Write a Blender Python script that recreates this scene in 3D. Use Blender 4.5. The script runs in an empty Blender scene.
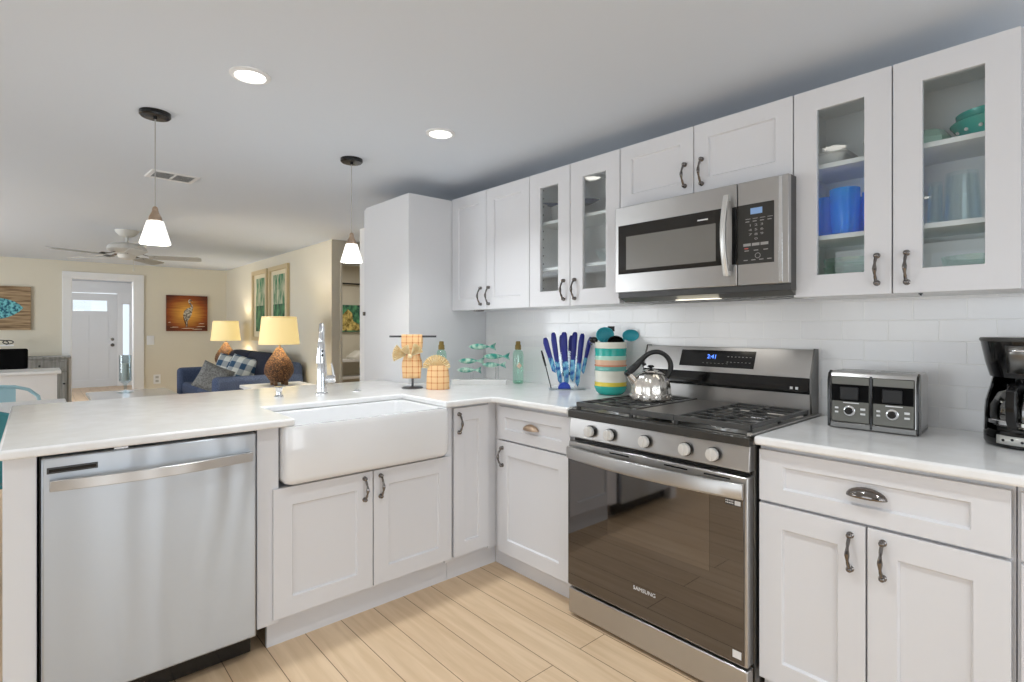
import bpy, bmesh, math, random
from mathutils import Vector, Matrix
random.seed(7)
PI = math.pi
C = bpy.context.scene.collection
S = bpy.context.scene

# ------------------------------------------------------------------ camera
YAW = math.radians(48.28)
RT = Vector((math.cos(YAW), math.sin(YAW), 0))
cd = bpy.data.cameras.new('camera'); cam = bpy.data.objects.new('camera', cd); C.objects.link(cam)
cd.sensor_width = 36.0; cd.sensor_fit = 'HORIZONTAL'
cd.lens = 534.6/1024*36.0
cd.shift_y = -13.0/1024
cd.clip_start = 0.02
cam.location = (0, 0, 1.19); cam.rotation_euler = (PI/2, 0, YAW)
S.camera = cam

# ------------------------------------------------------------------ world, light, exposure
S.view_settings.view_transform = 'Standard'; S.view_settings.look = 'None'
S.view_settings.gamma = 1.0; S.view_settings.use_curve_mapping = False
S.view_settings.exposure = 0.0
S.cycles.transparent_max_bounces = 40
w = bpy.data.worlds.new('world'); S.world = w; w.use_nodes = True
w.node_tree.nodes['Background'].inputs[0].default_value = (0.86, 0.93, 1.0, 1)
w.node_tree.nodes['Background'].inputs[1].default_value = 1.3

def area(name, loc, rot, sx, sy, energy, col=(1, 1, 1), shape='RECTANGLE'):
    l = bpy.data.lights.new(name, 'AREA'); l.shape = shape; l.size = sx
    if shape in ('RECTANGLE', 'ELLIPSE'): l.size_y = sy
    l.energy = energy; l.color = col
    o = bpy.data.objects.new(name, l); C.objects.link(o); o.location = loc; o.rotation_euler = rot
    return o
def point(name, loc, energy, col, r=0.03):
    l = bpy.data.lights.new(name, 'POINT'); l.energy = energy; l.color = col; l.shadow_soft_size = r
    o = bpy.data.objects.new(name, l); C.objects.link(o); o.location = loc
    return o
DAY = (0.93, 0.97, 1.0)
for wy, ww in ((-0.55, 0.7), (0.475, 0.55), (1.375, 0.45)): area('added_fill_back', (1.88, wy, 1.10), (0, PI/2, 0), 1.7, ww-0.1, 25*ww/1.7, DAY)  # three added strip fills, spaced to streak the steel reflections
area('added_fill_left', (-0.9, -3.12, 1.25), (PI/2, 0, 0), 2.6, 1.7, 23, DAY)  # added daylight fill in the unseen left wall
area('added_fill_living', (-6.4, -3.12, 1.02), (PI/2, 0, 0), 3.4, 1.24, 92, DAY)  # added living room fill, head lowered out of the pane reflections
area('vestibule_fill', (-10.05, 0.75, 2.10), (0, math.radians(35), 0), 0.3, 0.6, 52, (0.92, 0.96, 1.0))  # added fill tucked behind the doorway header, no fitting there
area('hall_fill', (-6.6, 3.3, 2.07), (0, 0, 0), 0.4, 0.4, 9, (1, 0.95, 0.88))  # added fill out of view to brighten the dark hall
area('passage_fill', (-5.0, 3.3, 2.07), (0, 0, 0), 0.3, 0.3, 3, (1, 0.95, 0.88))  # second added fill for the hall passage, out of view

# ------------------------------------------------------------------ materials
def lin(c):
    return tuple(((v/255)/12.92 if v/255 <= 0.04045 else ((v/255+0.055)/1.055)**2.4) for v in c)
def mat(name, rgb, rough=0.5, metal=0.0, spec=0.5, emit=None, es=0.0, coat=0.0):
    m = bpy.data.materials.new(name); m.use_nodes = True
    b = m.node_tree.nodes['Principled BSDF']
    b.inputs['Base Color'].default_value = (*lin(rgb), 1)
    b.inputs['Roughness'].default_value = rough; b.inputs['Metallic'].default_value = metal
    b.inputs['Specular IOR Level'].default_value = spec
    b.inputs['Coat Weight'].default_value = coat; b.inputs['Coat Roughness'].default_value = 0.06
    if emit: b.inputs['Emission Color'].default_value = (*lin(emit), 1); b.inputs['Emission Strength'].default_value = es
    return m
def N(m, t, **kw):
    n = m.node_tree.nodes.new(t)
    for k, v in kw.items(): setattr(n, k, v)
    return n
def L(m, a, ao, b, bi): m.node_tree.links.new(a.outputs[ao], b.inputs[bi])
def bsdf(m): return m.node_tree.nodes['Principled BSDF']
def coords(m, scale=(1, 1, 1), rot=(0, 0, 0), loc=(0, 0, 0)):
    tc = N(m, 'ShaderNodeTexCoord'); mp = N(m, 'ShaderNodeMapping')
    mp.inputs['Scale'].default_value = scale; mp.inputs['Rotation'].default_value = rot; mp.inputs['Location'].default_value = loc
    L(m, tc, 'Object', mp, 'Vector'); return mp
def noise_bump(m, scale=(50, 50, 50), strength=0.1, dist=0.002, detail=2):
    mp = coords(m, scale); n = N(m, 'ShaderNodeTexNoise'); n.inputs['Scale'].default_value = 1; n.inputs['Detail'].default_value = detail
    b = N(m, 'ShaderNodeBump'); b.inputs['Strength'].default_value = strength; b.inputs['Distance'].default_value = dist
    L(m, mp, 0, n, 'Vector'); L(m, n, 0, b, 'Height'); L(m, b, 0, bsdf(m), 'Normal'); return n
def noise_col(m, c1, c2, scale=(20, 20, 20), detail=3, lo=0.35, hi=0.65):
    mp = coords(m, scale); n = N(m, 'ShaderNodeTexNoise'); n.inputs['Scale'].default_value = 1; n.inputs['Detail'].default_value = detail
    r = N(m, 'ShaderNodeValToRGB'); e = r.color_ramp.elements
    e[0].position = lo; e[1].position = hi; e[0].color = (*lin(c1), 1); e[1].color = (*lin(c2), 1)
    L(m, mp, 0, n, 'Vector'); L(m, n, 0, r, 0); L(m, r, 0, bsdf(m), 'Base Color'); return r
def thin_glass(name, tint, refl=0.06, rough=0.0, gl=1.0):
    m = bpy.data.materials.new(name); m.use_nodes = True; nt = m.node_tree
    for n in list(nt.nodes):
        if n.type == 'BSDF_PRINCIPLED': nt.nodes.remove(n)
    out = [n for n in nt.nodes if n.type == 'OUTPUT_MATERIAL'][0]
    t = N(m, 'ShaderNodeBsdfTransparent'); t.inputs[0].default_value = (*lin(tint), 1)
    g = N(m, 'ShaderNodeBsdfGlossy'); g.inputs['Roughness'].default_value = rough; g.inputs[0].default_value = (gl, gl, gl, 1)
    lw = N(m, 'ShaderNodeLayerWeight'); lw.inputs[0].default_value = 0.35
    mr = N(m, 'ShaderNodeMapRange'); mr.inputs['To Min'].default_value = refl; mr.inputs['To Max'].default_value = 0.28
    mx = N(m, 'ShaderNodeMixShader')
    L(m, lw, 'Facing', mr, 0); L(m, mr, 0, mx, 0); L(m, t, 0, mx, 1); L(m, g, 0, mx, 2)
    nt.links.new(mx.outputs[0], out.inputs[0]); return m

M = {}
M['cab'] = mat('cabinet_white', (222, 222, 225), 0.32)
M['cab_in'] = mat('cabinet_interior', (246, 247, 247), 0.5)
M['panel'] = mat('panel_white', (224, 224, 226), 0.4)
M['ceil'] = mat('ceiling_paint', (219, 225, 233), 0.85, spec=0.2)
noise_bump(M['ceil'], (60, 60, 60), 0.06, 0.001)
M['wall_w'] = mat('wall_white', (236, 236, 237), 0.7, spec=0.3)
M['wall_g'] = mat('wall_grey', (168, 168, 170), 0.7, spec=0.3)
M['wall_b'] = mat('wall_beige', (222, 216, 200), 0.75, spec=0.3)
noise_bump(M['wall_b'], (90, 90, 90), 0.05, 0.001)
M['trim'] = mat('trim_white', (236, 237, 238), 0.4)
M['quartz'] = mat('quartz_counter', (231, 230, 229), 0.14)
noise_col(M['quartz'], (236, 235, 234), (243, 243, 243), (14, 14, 14), 6)
M['ceramic'] = mat('fireclay_white', (234, 234, 235), 0.1, coat=0.3)
def steel(name, rgb, rough, sc, strength=0.05, wav=0.0, aniso=0.0):
    m = mat(name, rgb, rough, 1.0)
    if aniso:   # brushed grain: highlights stretch upright
        bsdf(m).inputs['Anisotropic'].default_value = aniso; cx = N(m, 'ShaderNodeCombineXYZ'); cx.inputs[2].default_value = 1.0; L(m, cx, 0, bsdf(m), 'Tangent')
    mp = coords(m, sc); n = N(m, 'ShaderNodeTexNoise'); n.inputs['Scale'].default_value = 1; n.inputs['Detail'].default_value = 3
    b = N(m, 'ShaderNodeBump'); b.inputs['Strength'].default_value = strength; b.inputs['Distance'].default_value = 0.001
    L(m, mp, 0, n, 'Vector'); L(m, n, 0, b, 'Height'); L(m, b, 0, bsdf(m), 'Normal')
    if wav:
        mp2 = coords(m, (5, 5, 1.1)); n2 = N(m, 'ShaderNodeTexNoise'); n2.inputs['Scale'].default_value = 1; n2.inputs['Detail'].default_value = 1; n2.inputs['Distortion'].default_value = 0.6
        b2 = N(m, 'ShaderNodeBump'); b2.inputs['Strength'].default_value = wav; b2.inputs['Distance'].default_value = 0.02
        L(m, mp2, 0, n2, 'Vector'); L(m, n2, 0, b2, 'Height'); L(m, b, 0, b2, 'Normal'); L(m, b2, 0, bsdf(m), 'Normal')
    return m
M['steel'] = steel('brushed_steel', (192, 191, 190), 0.32, (3, 3, 300), 0.02, aniso=0.8)
M['steel_dw'] = steel('dishwasher_steel', (186, 192, 199), 0.36, (3, 3, 300), 0.02, 0.45, aniso=0.9)
M['steel_dk'] = steel('dark_steel', (120, 119, 117), 0.3, (60, 60, 60), 0.05)
M['griddle'] = steel('griddle_steel', (150, 146, 142), 0.42, (80, 80, 80), 0.1)
M['chrome'] = mat('polished_chrome', (228, 229, 231), 0.14, 1.0)
M['nickel'] = mat('antique_nickel', (126, 121, 118), 0.13, 1.0)
M['satin'] = mat('satin_nickel', (192, 168, 146), 0.3, 1.0)
M['black'] = mat('black_gloss', (14, 14, 15), 0.12)
M['black_m'] = mat('black_matte', (24, 24, 25), 0.5)
noise_bump(M['black_m'], (300, 300, 300), 0.1, 0.0005)
M['iron'] = mat('cast_iron', (66, 66, 65), 0.3)
noise_bump(M['iron'], (400, 400, 400), 0.25, 0.0006)
M['dkgrey'] = mat('dark_grey_plastic', (60, 60, 60), 0.35)
M['ovenglass'] = mat('oven_glass', (112, 110, 110), 0.03, 1.0)
M['mwglass'] = mat('microwave_glass', (48, 46, 44), 0.08, 0.35)
M['mwscreen'] = mat('microwave_window_screen', (136, 134, 130), 0.22, 0.5)
M['ovenwin'] = mat('oven_inner_window', (124, 121, 120), 0.05, 1.0)
M['cooktop'] = mat('steel_cooktop', (190, 188, 184), 0.28, 0.9)
M['band'] = mat('charcoal_band', (52, 50, 47), 0.25)
M['mwkey'] = mat('keypad_charcoal', (44, 42, 38), 0.3)
M['vent_grey'] = mat('vent_grey_metal', (120, 120, 116), 0.4, 0.6)
M['handle_b'] = mat('bright_satin_steel', (226, 226, 224), 0.3, 0.7)
M['toaster_grey'] = steel('toaster_grey', (98, 97, 92), 0.3, (60, 60, 60), 0.03)
M['knobsilver'] = mat('knob_silver', (222, 220, 216), 0.38, 0.45)
M['kettle'] = mat('kettle_steel', (214, 209, 202), 0.22, 1.0)
M['coral_d'] = mat('coral_stripe', (220, 140, 110), 0.25)
M['dk_metal'] = mat('gunmetal', (92, 92, 94), 0.35, 0.9)
M['label_peach'] = mat('peach_label', (226, 200, 172), 0.6)
M['panel_light'] = mat('light_grey_panel', (200, 200, 196), 0.3, 0.3)
M['cord_grey'] = mat('pale_cord', (176, 174, 170), 0.5)
M['white_mark'] = mat('white_print', (225, 225, 225), 0.5)
M['grey_mark'] = mat('grey_print', (160, 158, 155), 0.5)
M['red_mark'] = mat('red_print', (190, 90, 80), 0.5)
M['clock'] = mat('lit_clock_digits', (60, 110, 255), 0.4, emit=(90, 140, 255), es=2.0)
M['lcd'] = mat('lcd_display', (130, 160, 200), 0.3, emit=(110, 145, 190), es=0.25)
M['pane'] = thin_glass('cabinet_pane_glass', (250, 252, 252), 0.03)
M['glass'] = thin_glass('clear_drink_glass', (250, 254, 254), 0.04)
M['glass_gr'] = thin_glass('green_tint_glass', (222, 244, 235), 0.08)
M['glass_bl'] = thin_glass('cobalt_glass', (150, 235, 255), 0.06)
def body_tint(m, rgb, f):
    nt = m.node_tree; out = [n for n in nt.nodes if n.type == 'OUTPUT_MATERIAL'][0]; src = out.inputs[0].links[0].from_node
    d = N(m, 'ShaderNodeBsdfTranslucent'); d.inputs[0].default_value = (*lin(rgb), 1); d2 = N(m, 'ShaderNodeBsdfDiffuse'); d2.inputs[0].default_value = (*lin(rgb), 1)
    a = N(m, 'ShaderNodeAddShader'); L(m, d, 0, a, 0); L(m, d2, 0, a, 1)
    mx = N(m, 'ShaderNodeMixShader'); mx.inputs[0].default_value = f; L(m, src, 0, mx, 1); L(m, a, 0, mx, 2); nt.links.new(mx.outputs[0], out.inputs[0])
body_tint(M['glass_bl'], (0, 158, 214), 0.46)
M['glass_cl'] = thin_glass('clear_acrylic', (236, 242, 244), 0.06)
M['window_glass'] = thin_glass('window_pane_glass', (245, 248, 250), 0.05)
M['carafe'] = thin_glass('carafe_glass', (190, 190, 188), 0.14)
M['bottlecap'] = mat('olive_gold_cap', (140, 118, 62), 0.4, 0.4)
M['teal'] = mat('teal_glaze', (36, 172, 160), 0.2)
M['teal_u'] = mat('turquoise_silicone', (62, 172, 186), 0.4)
M['mint'] = mat('mint_glaze', (186, 226, 208), 0.2)
M['cream'] = mat('cream_glaze', (232, 230, 216), 0.2)
M['coral'] = mat('coral_glaze', (226, 186, 156), 0.25)
M['yellow'] = mat('yellow_glaze', (228, 208, 76), 0.2)
M['seafoam'] = mat('seafoam_glaze', (118, 186, 176), 0.25)
M['knife_b'] = mat('knife_handle_blue', (24, 34, 132), 0.3)
M['blade_b'] = mat('knife_blade_blue', (52, 128, 178), 0.25, 0.3)
noise_col(M['blade_b'], (18, 78, 150), (110, 176, 200), (50, 50, 30), 2, 0.42, 0.58)
M['royal'] = mat('royal_blue_plastic', (22, 62, 178), 0.3)
M['navy'] = mat('navy_glaze', (34, 52, 96), 0.25)
M['white_c'] = mat('white_china', (232, 232, 230), 0.15)
M['fish'] = mat('verdigris_fish', (80, 180, 162), 0.35, 0.2)
noise_col(M['fish'], (28, 140, 124), (196, 224, 206), (40, 40, 26), 3, 0.38, 0.62)
M['grey_w'] = mat('grey_wash_wood', (132, 132, 128), 0.6)
noise_col(M['grey_w'], (118, 118, 114), (146, 146, 142), (40, 40, 3), 4)
M['fan'] = mat('fan_white', (214, 212, 206), 0.5)
M['vent_w'] = mat('vent_white', (226, 226, 224), 0.5)
M['fanblade'] = mat('fan_blade', (186, 186, 182), 0.5)
M['shade_p'] = mat('pendant_opal_glass', (245, 245, 240), 0.3, emit=(255, 250, 240), es=1.5)
M['shade_l'] = mat('lamp_linen_shade', (240, 226, 186), 0.8, emit=(255, 222, 140), es=0.60)
M['lens_dim'] = mat('cooktop_light_lens', (250, 248, 240), 0.4, emit=(255, 246, 226), es=1.5)
M['lens'] = mat('downlight_lens', (255, 255, 250), 0.4, emit=(255, 250, 240), es=6.0)
M['sofa'] = mat('blue_upholstery', (84, 98, 128), 0.9, spec=0.2)
noise_col(M['sofa'], (70, 82, 112), (98, 112, 142), (120, 120, 120), 3)
M['sofa_d'] = mat('dark_blue_upholstery', (44, 48, 62), 0.9, spec=0.2)
noise_col(M['sofa_d'], (36, 40, 52), (54, 58, 74), (120, 120, 120), 3)
M['knit'] = mat('grey_knit', (128, 130, 132), 0.9, spec=0.2)
noise_col(M['knit'], (108, 110, 112), (150, 152, 152), (60, 60, 60), 3)
M['teal_m'] = mat('teal_painted_metal', (92, 158, 168), 0.35)
M['teal_d'] = mat('teal_painted_metal_deep', (58, 140, 150), 0.35)
M['teal_l'] = mat('light_blue_painted_metal', (176, 216, 228), 0.35)
M['tv'] = mat('tv_black', (6, 6, 7), 0.5, spec=0.08)
M['candle'] = mat('candle_wax', (240, 238, 230), 0.5)
M['wood_s'] = mat('lamp_foot_wood', (120, 84, 50), 0.5)
M['door'] = mat('front_door_white', (224, 226, 228), 0.4)
M['knobm'] = mat('door_knob_nickel', (130, 126, 120), 0.25, 1.0)

def wood_floor():
    m = mat('oak_plank_floor', (218, 186, 146), 0.42)
    nt = m.node_tree; b = bsdf(m)
    mp = coords(m, (1, 1, 1), loc=(0.35, -0.062, 0))
    br = N(m, 'ShaderNodeTexBrick'); br.offset = 0.37; br.offset_frequency = 2; br.squash = 1
    br.inputs['Scale'].default_value = 1; br.inputs['Brick Width'].default_value = 2.6; br.inputs['Row Height'].default_value = 0.1445
    br.inputs['Mortar Size'].default_value = 0.0016; br.inputs['Mortar Smooth'].default_value = 0.2; br.inputs['Bias'].default_value = 0
    br.inputs['Color1'].default_value = (*lin((214, 186, 153)), 1); br.inputs['Color2'].default_value = (*lin((224, 197, 164)), 1)
    br.inputs['Mortar'].default_value = (*lin((112, 86, 60)), 1)
    L(m, mp, 0, br, 'Vector')
    mp2 = coords(m, (2.2, 26, 8)); n = N(m, 'ShaderNodeTexNoise'); n.inputs['Scale'].default_value = 1; n.inputs['Detail'].default_value = 6; n.inputs['Distortion'].default_value = 0.8
    L(m, mp2, 0, n, 'Vector')
    r = N(m, 'ShaderNodeValToRGB'); e = r.color_ramp.elements; e[0].position = 0.32; e[1].position = 0.66
    e[0].color = (0.80, 0.75, 0.68, 1); e[1].color = (1, 1, 1, 1); L(m, n, 0, r, 0)
    mx = N(m, 'ShaderNodeMix', data_type='RGBA', blend_type='MULTIPLY'); mx.inputs[0].default_value = 0.75
    nt.links.new(br.outputs['Color'], mx.inputs[6]); nt.links.new(r.outputs[0], mx.inputs[7]); nt.links.new(mx.outputs[2], b.inputs['Base Color'])
    bp = N(m, 'ShaderNodeBump'); bp.inputs['Strength'].default_value = 0.3; bp.inputs['Distance'].default_value = 0.001; bp.invert = True
    L(m, br, 'Fac', bp, 'Height'); L(m, bp, 0, b, 'Normal'); return m
M['floor'] = wood_floor()
def tile():
    m = mat('white_subway_tile', (228, 228, 228), 0.16)
    nt = m.node_tree; b = bsdf(m)
    mp = coords(m, (1, 1, 1), rot=(-PI/2, 0, 0), loc=(0.68, 0, 0))
    tc = N(m, 'ShaderNodeTexCoord'); sx = N(m, 'ShaderNodeSeparateXYZ'); cx = N(m, 'ShaderNodeCombineXYZ')
    L(m, tc, 'Object', sx, 0)
    a1 = N(m, 'ShaderNodeMath', operation='ADD'); a1.inputs[1].default_value = 0.68+0.146*40.5
    a2 = N(m, 'ShaderNodeMath', operation='ADD'); a2.inputs[1].default_value = -1.144+0.0735*40
    L(m, sx, 'X', a1, 0); L(m, sx, 'Z', a2, 0); L(m, a1, 0, cx, 0); L(m, a2, 0, cx, 1)
    br = N(m, 'ShaderNodeTexBrick'); br.offset = 0.5; br.squash = 1
    br.inputs['Scale'].default_value = 1; br.inputs['Brick Width'].default_value = 0.146; br.inputs['Row Height'].default_value = 0.0735
    br.inputs['Mortar Size'].default_value = 0.0022; br.inputs['Mortar Smooth'].default_value = 0.5
    br.inputs['Color1'].default_value = (*lin((238, 238, 239)), 1); br.inputs['Color2'].default_value = (*lin((242, 242, 242)), 1)
    br.inputs['Mortar'].default_value = (*lin((246, 246, 245)), 1)
    L(m, cx, 0, br, 'Vector'); L(m, br, 'Color', b, 'Base Color')
    bp = N(m, 'ShaderNodeBump'); bp.inputs['Strength'].default_value = 0.6; bp.inputs['Distance'].default_value = 0.0016; bp.invert = True
    L(m, br, 'Fac', bp, 'Height'); L(m, bp, 0, b, 'Normal'); return m
M['tile'] = tile()
def plaid(name, base, line, scale, wide=0.06, axes=('X', 'Z')):
    m = mat(name, base, 0.9, spec=0.2); b = bsdf(m); nt = m.node_tree
    tc = N(m, 'ShaderNodeTexCoord'); sx = N(m, 'ShaderNodeSeparateXYZ'); L(m, tc, 'Object', sx, 0)
    outs = []
    for ax in axes:
        mu = N(m, 'ShaderNodeMath', operation='MULTIPLY'); mu.inputs[1].default_value = scale
        fr = N(m, 'ShaderNodeMath', operation='FRACT'); lt = N(m, 'ShaderNodeMath', operation='LESS_THAN'); lt.inputs[1].default_value = wide
        L(m, sx, ax, mu, 0); L(m, mu, 0, fr, 0); L(m, fr, 0, lt, 0); outs.append(lt)
    ad = N(m, 'ShaderNodeMath', operation='ADD'); L(m, outs[0], 0, ad, 0); L(m, outs[1], 0, ad, 1)
    hf = N(m, 'ShaderNodeMath', operation='MULTIPLY'); hf.inputs[1].default_value = 0.5; L(m, ad, 0, hf, 0)
    r = N(m, 'ShaderNodeValToRGB'); e = r.color_ramp.elements; e[0].color = (*lin(base), 1); e[1].color = (*lin(line), 1)
    L(m, hf, 0, r, 0); L(m, r, 0, b, 'Base Color'); return m
M['towel'] = plaid('peach_plaid_cloth', (245, 204, 152), (204, 116, 62), 30, 0.17)
M['towel_p'] = mat('cream_cloth', (248, 226, 182), 0.9, spec=0.2)
noise_col(M['towel_p'], (246, 220, 168), (252, 238, 206), (60, 60, 60), 2)
M['buffalo'] = plaid('blue_buffalo_check', (226, 230, 226), (62, 92, 122), 7.0, 0.5)
def wicker():
    m = mat('woven_wicker', (150, 96, 50), 0.7); mp = coords(m, (60, 60, 60)); v = N(m, 'ShaderNodeTexVoronoi', feature='DISTANCE_TO_EDGE'); v.inputs['Scale'].default_value = 1
    L(m, mp, 0, v, 'Vector'); r = N(m, 'ShaderNodeValToRGB'); e = r.color_ramp.elements; e[0].position = 0.04; e[1].position = 0.3
    e[0].color = (*lin((58, 36, 20)), 1); e[1].color = (*lin((150, 104, 62)), 1); L(m, v, 0, r, 0); L(m, r, 0, bsdf(m), 'Base Color')
    bp = N(m, 'ShaderNodeBump'); bp.inputs['Strength'].default_value = 0.8; bp.inputs['Distance'].default_value = 0.006; L(m, v, 0, bp, 'Height'); L(m, bp, 0, bsdf(m), 'Normal'); return m
M['wicker'] = wicker()
M['art_wood'] = mat('driftwood_canvas', (150, 122, 92), 0.8)
noise_col(M['art_wood'], (116, 92, 66), (186, 160, 126), (3, 3, 40), 4)
M['art_teal'] = mat('painted_teal', (30, 130, 150), 0.7)
noise_col(M['art_teal'], (14, 86, 112), (120, 200, 206), (30, 30, 30), 3, 0.4, 0.6)
M['art_dark'] = mat('painted_dark_brown', (64, 30, 14), 0.7)
M['art_grey'] = mat('painted_heron_grey', (168, 158, 142), 0.7)
noise_col(M['art_grey'], (96, 84, 70), (214, 206, 190), (30, 30, 40), 3, 0.4, 0.6)
def sunset():
    m = mat('amber_canvas', (150, 70, 20), 0.7); b = bsdf(m); mp = coords(m, (1, 2.7, 2.9), loc=(0, 0, -0.30*2.9))
    g = N(m, 'ShaderNodeTexGradient', gradient_type='SPHERICAL'); L(m, mp, 0, g, 0)
    mp2 = coords(m, (3, 3, 34)); n = N(m, 'ShaderNodeTexNoise'); n.inputs['Scale'].default_value = 1; L(m, mp2, 0, n, 'Vector')
    ad = N(m, 'ShaderNodeMath', operation='MULTIPLY_ADD'); ad.inputs[1].default_value = 0.45; L(m, n, 0, ad, 0); L(m, g, 0, ad, 2)
    r = N(m, 'ShaderNodeValToRGB'); e = r.color_ramp.elements; e[0].position = 0.15; e[1].position = 1.05
    e[0].color = (*lin((74, 28, 10)), 1); e[1].color = (*lin((232, 168, 70)), 1); x = r.color_ramp.elements.new(0.5); x.color = (*lin((150, 74, 22)), 1)
    L(m, ad, 0, r, 0); L(m, r, 0, b, 'Base Color'); return m
M['art_sun'] = sunset()
M['art_reed'] = mat('painted_reeds', (190, 200, 170), 0.7)
noise_col(M['art_reed'], (52, 122, 84), (206, 204, 176), (26, 26, 5), 4, 0.42, 0.62)
M['art_reed_d'] = mat('painted_marsh', (60, 110, 84), 0.7)
noise_col(M['art_reed_d'], (24, 62, 52), (96, 150, 104), (26, 26, 8), 4, 0.4, 0.62)
M['frame'] = mat('beige_frame', (206, 186, 146), 0.5)
M['art_gold'] = mat('painted_gold', (206, 176, 80), 0.7)
noise_col(M['art_gold'], (120, 100, 40), (236, 214, 130), (14, 14, 14), 3, 0.4, 0.62)
M['art_green'] = mat('painted_green', (40, 100, 80), 0.7)
noise_col(M['art_green'], (16, 52, 60), (96, 168, 120), (10, 10, 10), 3, 0.38, 0.62)
M['trim_red'] = mat('mat_board_cream', (226, 214, 186), 0.7)

# ------------------------------------------------------------------ mesh helpers
def RW(y0):  # face on the range wall: u = x, v = z, w = towards the room
    return lambda u, v, w: (u, y0-w, v)
def PW(x0):  # face on the peninsula: u = y, v = z, w = towards the kitchen
    return lambda u, v, w: (x0+w, u, v)
ID = lambda u, v, w: (u, v, w)
class MB:
    def __init__(s, f=None): s.v = []; s.f = []; s.mi = []; s.fn = f or ID; s.m = 0
    def add(s, vs, fs):
        o = len(s.v); s.v += [s.fn(*p) for p in vs]; s.f += [[o+i for i in q] for q in fs]; s.mi += [s.m]*len(fs); return s
    def box(s, a, b):
        x0, y0, z0 = a; x1, y1, z1 = b
        return s.add([(x0,y0,z0),(x1,y0,z0),(x1,y1,z0),(x0,y1,z0),(x0,y0,z1),(x1,y0,z1),(x1,y1,z1),(x0,y1,z1)],
                     [(0,3,2,1),(4,5,6,7),(0,1,5,4),(1,2,6,5),(2,3,7,6),(3,0,4,7)])
    def loft(s, loops, cap=True, closed=True, ring=False):
        n = len(loops[0]); vs = [p for l in loops for p in l]; fs = []
        m = len(loops)
        for i in range(m if ring else m-1):
            j = (i+1) % m
            for k in range(n if closed else n-1):
                kk = (k+1) % n
                fs.append((i*n+k, i*n+kk, j*n+kk, j*n+k))
        if cap and closed and not ring:
            fs.append(tuple(range(n-1, -1, -1))); fs.append(tuple((m-1)*n+k for k in range(n)))
        return s.add(vs, fs)
    def lathe(s, prof, c=(0, 0, 0), n=28, cap=True, rib=None, ax='z', closed=False):
        loops = []
        for r, z in prof:
            l = []
            for k in range(n):
                a = 2*PI*k/n; rr = max(r, 1e-5)*(rib(a, z) if rib else 1)
                p = (rr*math.cos(a), rr*math.sin(a), z)
                if ax == 'x': p = (p[2], p[0], p[1])
                if ax == 'y': p = (p[1], p[2], p[0])
                l.append((c[0]+p[0], c[1]+p[1], c[2]+p[2]))
            loops.append(l)
        return s.loft(loops, cap, True, closed)
    def tube(s, pts, r, n=10, cap=True, flat=1.0, up=None, ring=False):
        P = [Vector(p) for p in pts]; m = len(P); rs = r if isinstance(r, (list, tuple)) else [r]*m
        loops = []; nrm = None
        for i in range(m):
            if ring: t = P[(i+1) % m]-P[i-1]
            else: t = P[min(i+1, m-1)]-P[max(i-1, 0)]
            t.normalize()
            if nrm is None:
                q = Vector(up) if up else (Vector((0, 0, 1)) if abs(t.z) < 0.9 else Vector((1, 0, 0)))
                nrm = (q-t*q.dot(t)).normalized()
            else:
                nrm = (nrm-t*nrm.dot(t)).normalized()
            b = t.cross(nrm)
            loops.append([tuple(P[i]+nrm*(rs[i]*math.cos(2*PI*k/n))+b*(rs[i]*flat*math.sin(2*PI*k/n))) for k in range(n)])
        return s.loft(loops, cap, True, ring)
    def sphere(s, c, r, n=16, m=10):
        rx, ry, rz = r if isinstance(r, (list, tuple)) else (r, r, r)
        loops = [[(c[0]+rx*math.sin(PI*i/m)*math.cos(2*PI*k/n), c[1]+ry*math.sin(PI*i/m)*math.sin(2*PI*k/n), c[2]-rz*math.cos(PI*i/m)) for k in range(n)] for i in range(1, m)]
        s.loft(loops, False)
        b = len(s.v); o = len(s.v)-n*(m-1)
        s.v += [s.fn(c[0], c[1], c[2]-rz), s.fn(c[0], c[1], c[2]+rz)]
        for k in range(n):
            s.f.append([b, o+(k+1) % n, o+k]); s.f.append([b+1, o+n*(m-2)+k, o+n*(m-2)+(k+1) % n]); s.mi += [s.m]*2
        return s
    def prism(s, poly, w0, w1):   # polygon in (u,v), extruded along w
        return s.loft([[(p[0], p[1], w0) for p in poly], [(p[0], p[1], w1) for p in poly]])
    def disc(s, c, r, t, n=24): return s.lathe([(r, 0), (r, t)], c, n)

def obj(name, mb, m, parent=None, loc=None, bevel=0, seg=2, smooth=35, solid=0, sub=0, label=None):
    me = bpy.data.meshes.new(name)
    off = Vector(loc) if loc is not None else Vector((0, 0, 0))
    if parent is not None and loc is None:
        q = parent
        while q.parent: q = q.parent
        off = Vector(q.get('_o', (0, 0, 0)))
    me.from_pydata([tuple(Vector(p)-off) for p in mb.v], [], mb.f)
    for x in (m if isinstance(m, (list, tuple)) else [m]): me.materials.append(M[x])
    for i, p in enumerate(me.polygons): p.material_index = mb.mi[i]
    bm = bmesh.new(); bm.from_mesh(me); bmesh.ops.recalc_face_normals(bm, faces=bm.faces); bm.to_mesh(me); bm.free()
    if smooth:
        me.polygons.foreach_set('use_smooth', [True]*len(me.polygons)); me.set_sharp_from_angle(angle=math.radians(smooth))
    o = bpy.data.objects.new(name, me); C.objects.link(o)
    if parent is not None: o.parent = parent
    elif loc is not None: o.location = loc
    if solid: md = o.modifiers.new('solid', 'SOLIDIFY'); md.thickness = solid; md.offset = 0
    if bevel:
        md = o.modifiers.new('bevel', 'BEVEL'); md.width = bevel; md.segments = seg; md.limit_method = 'ANGLE'; md.angle_limit = math.radians(40); md.harden_normals = False
    if sub: md = o.modifiers.new('sub', 'SUBSURF'); md.levels = sub; md.render_levels = sub
    if label: o['label'] = label
    return o
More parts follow.
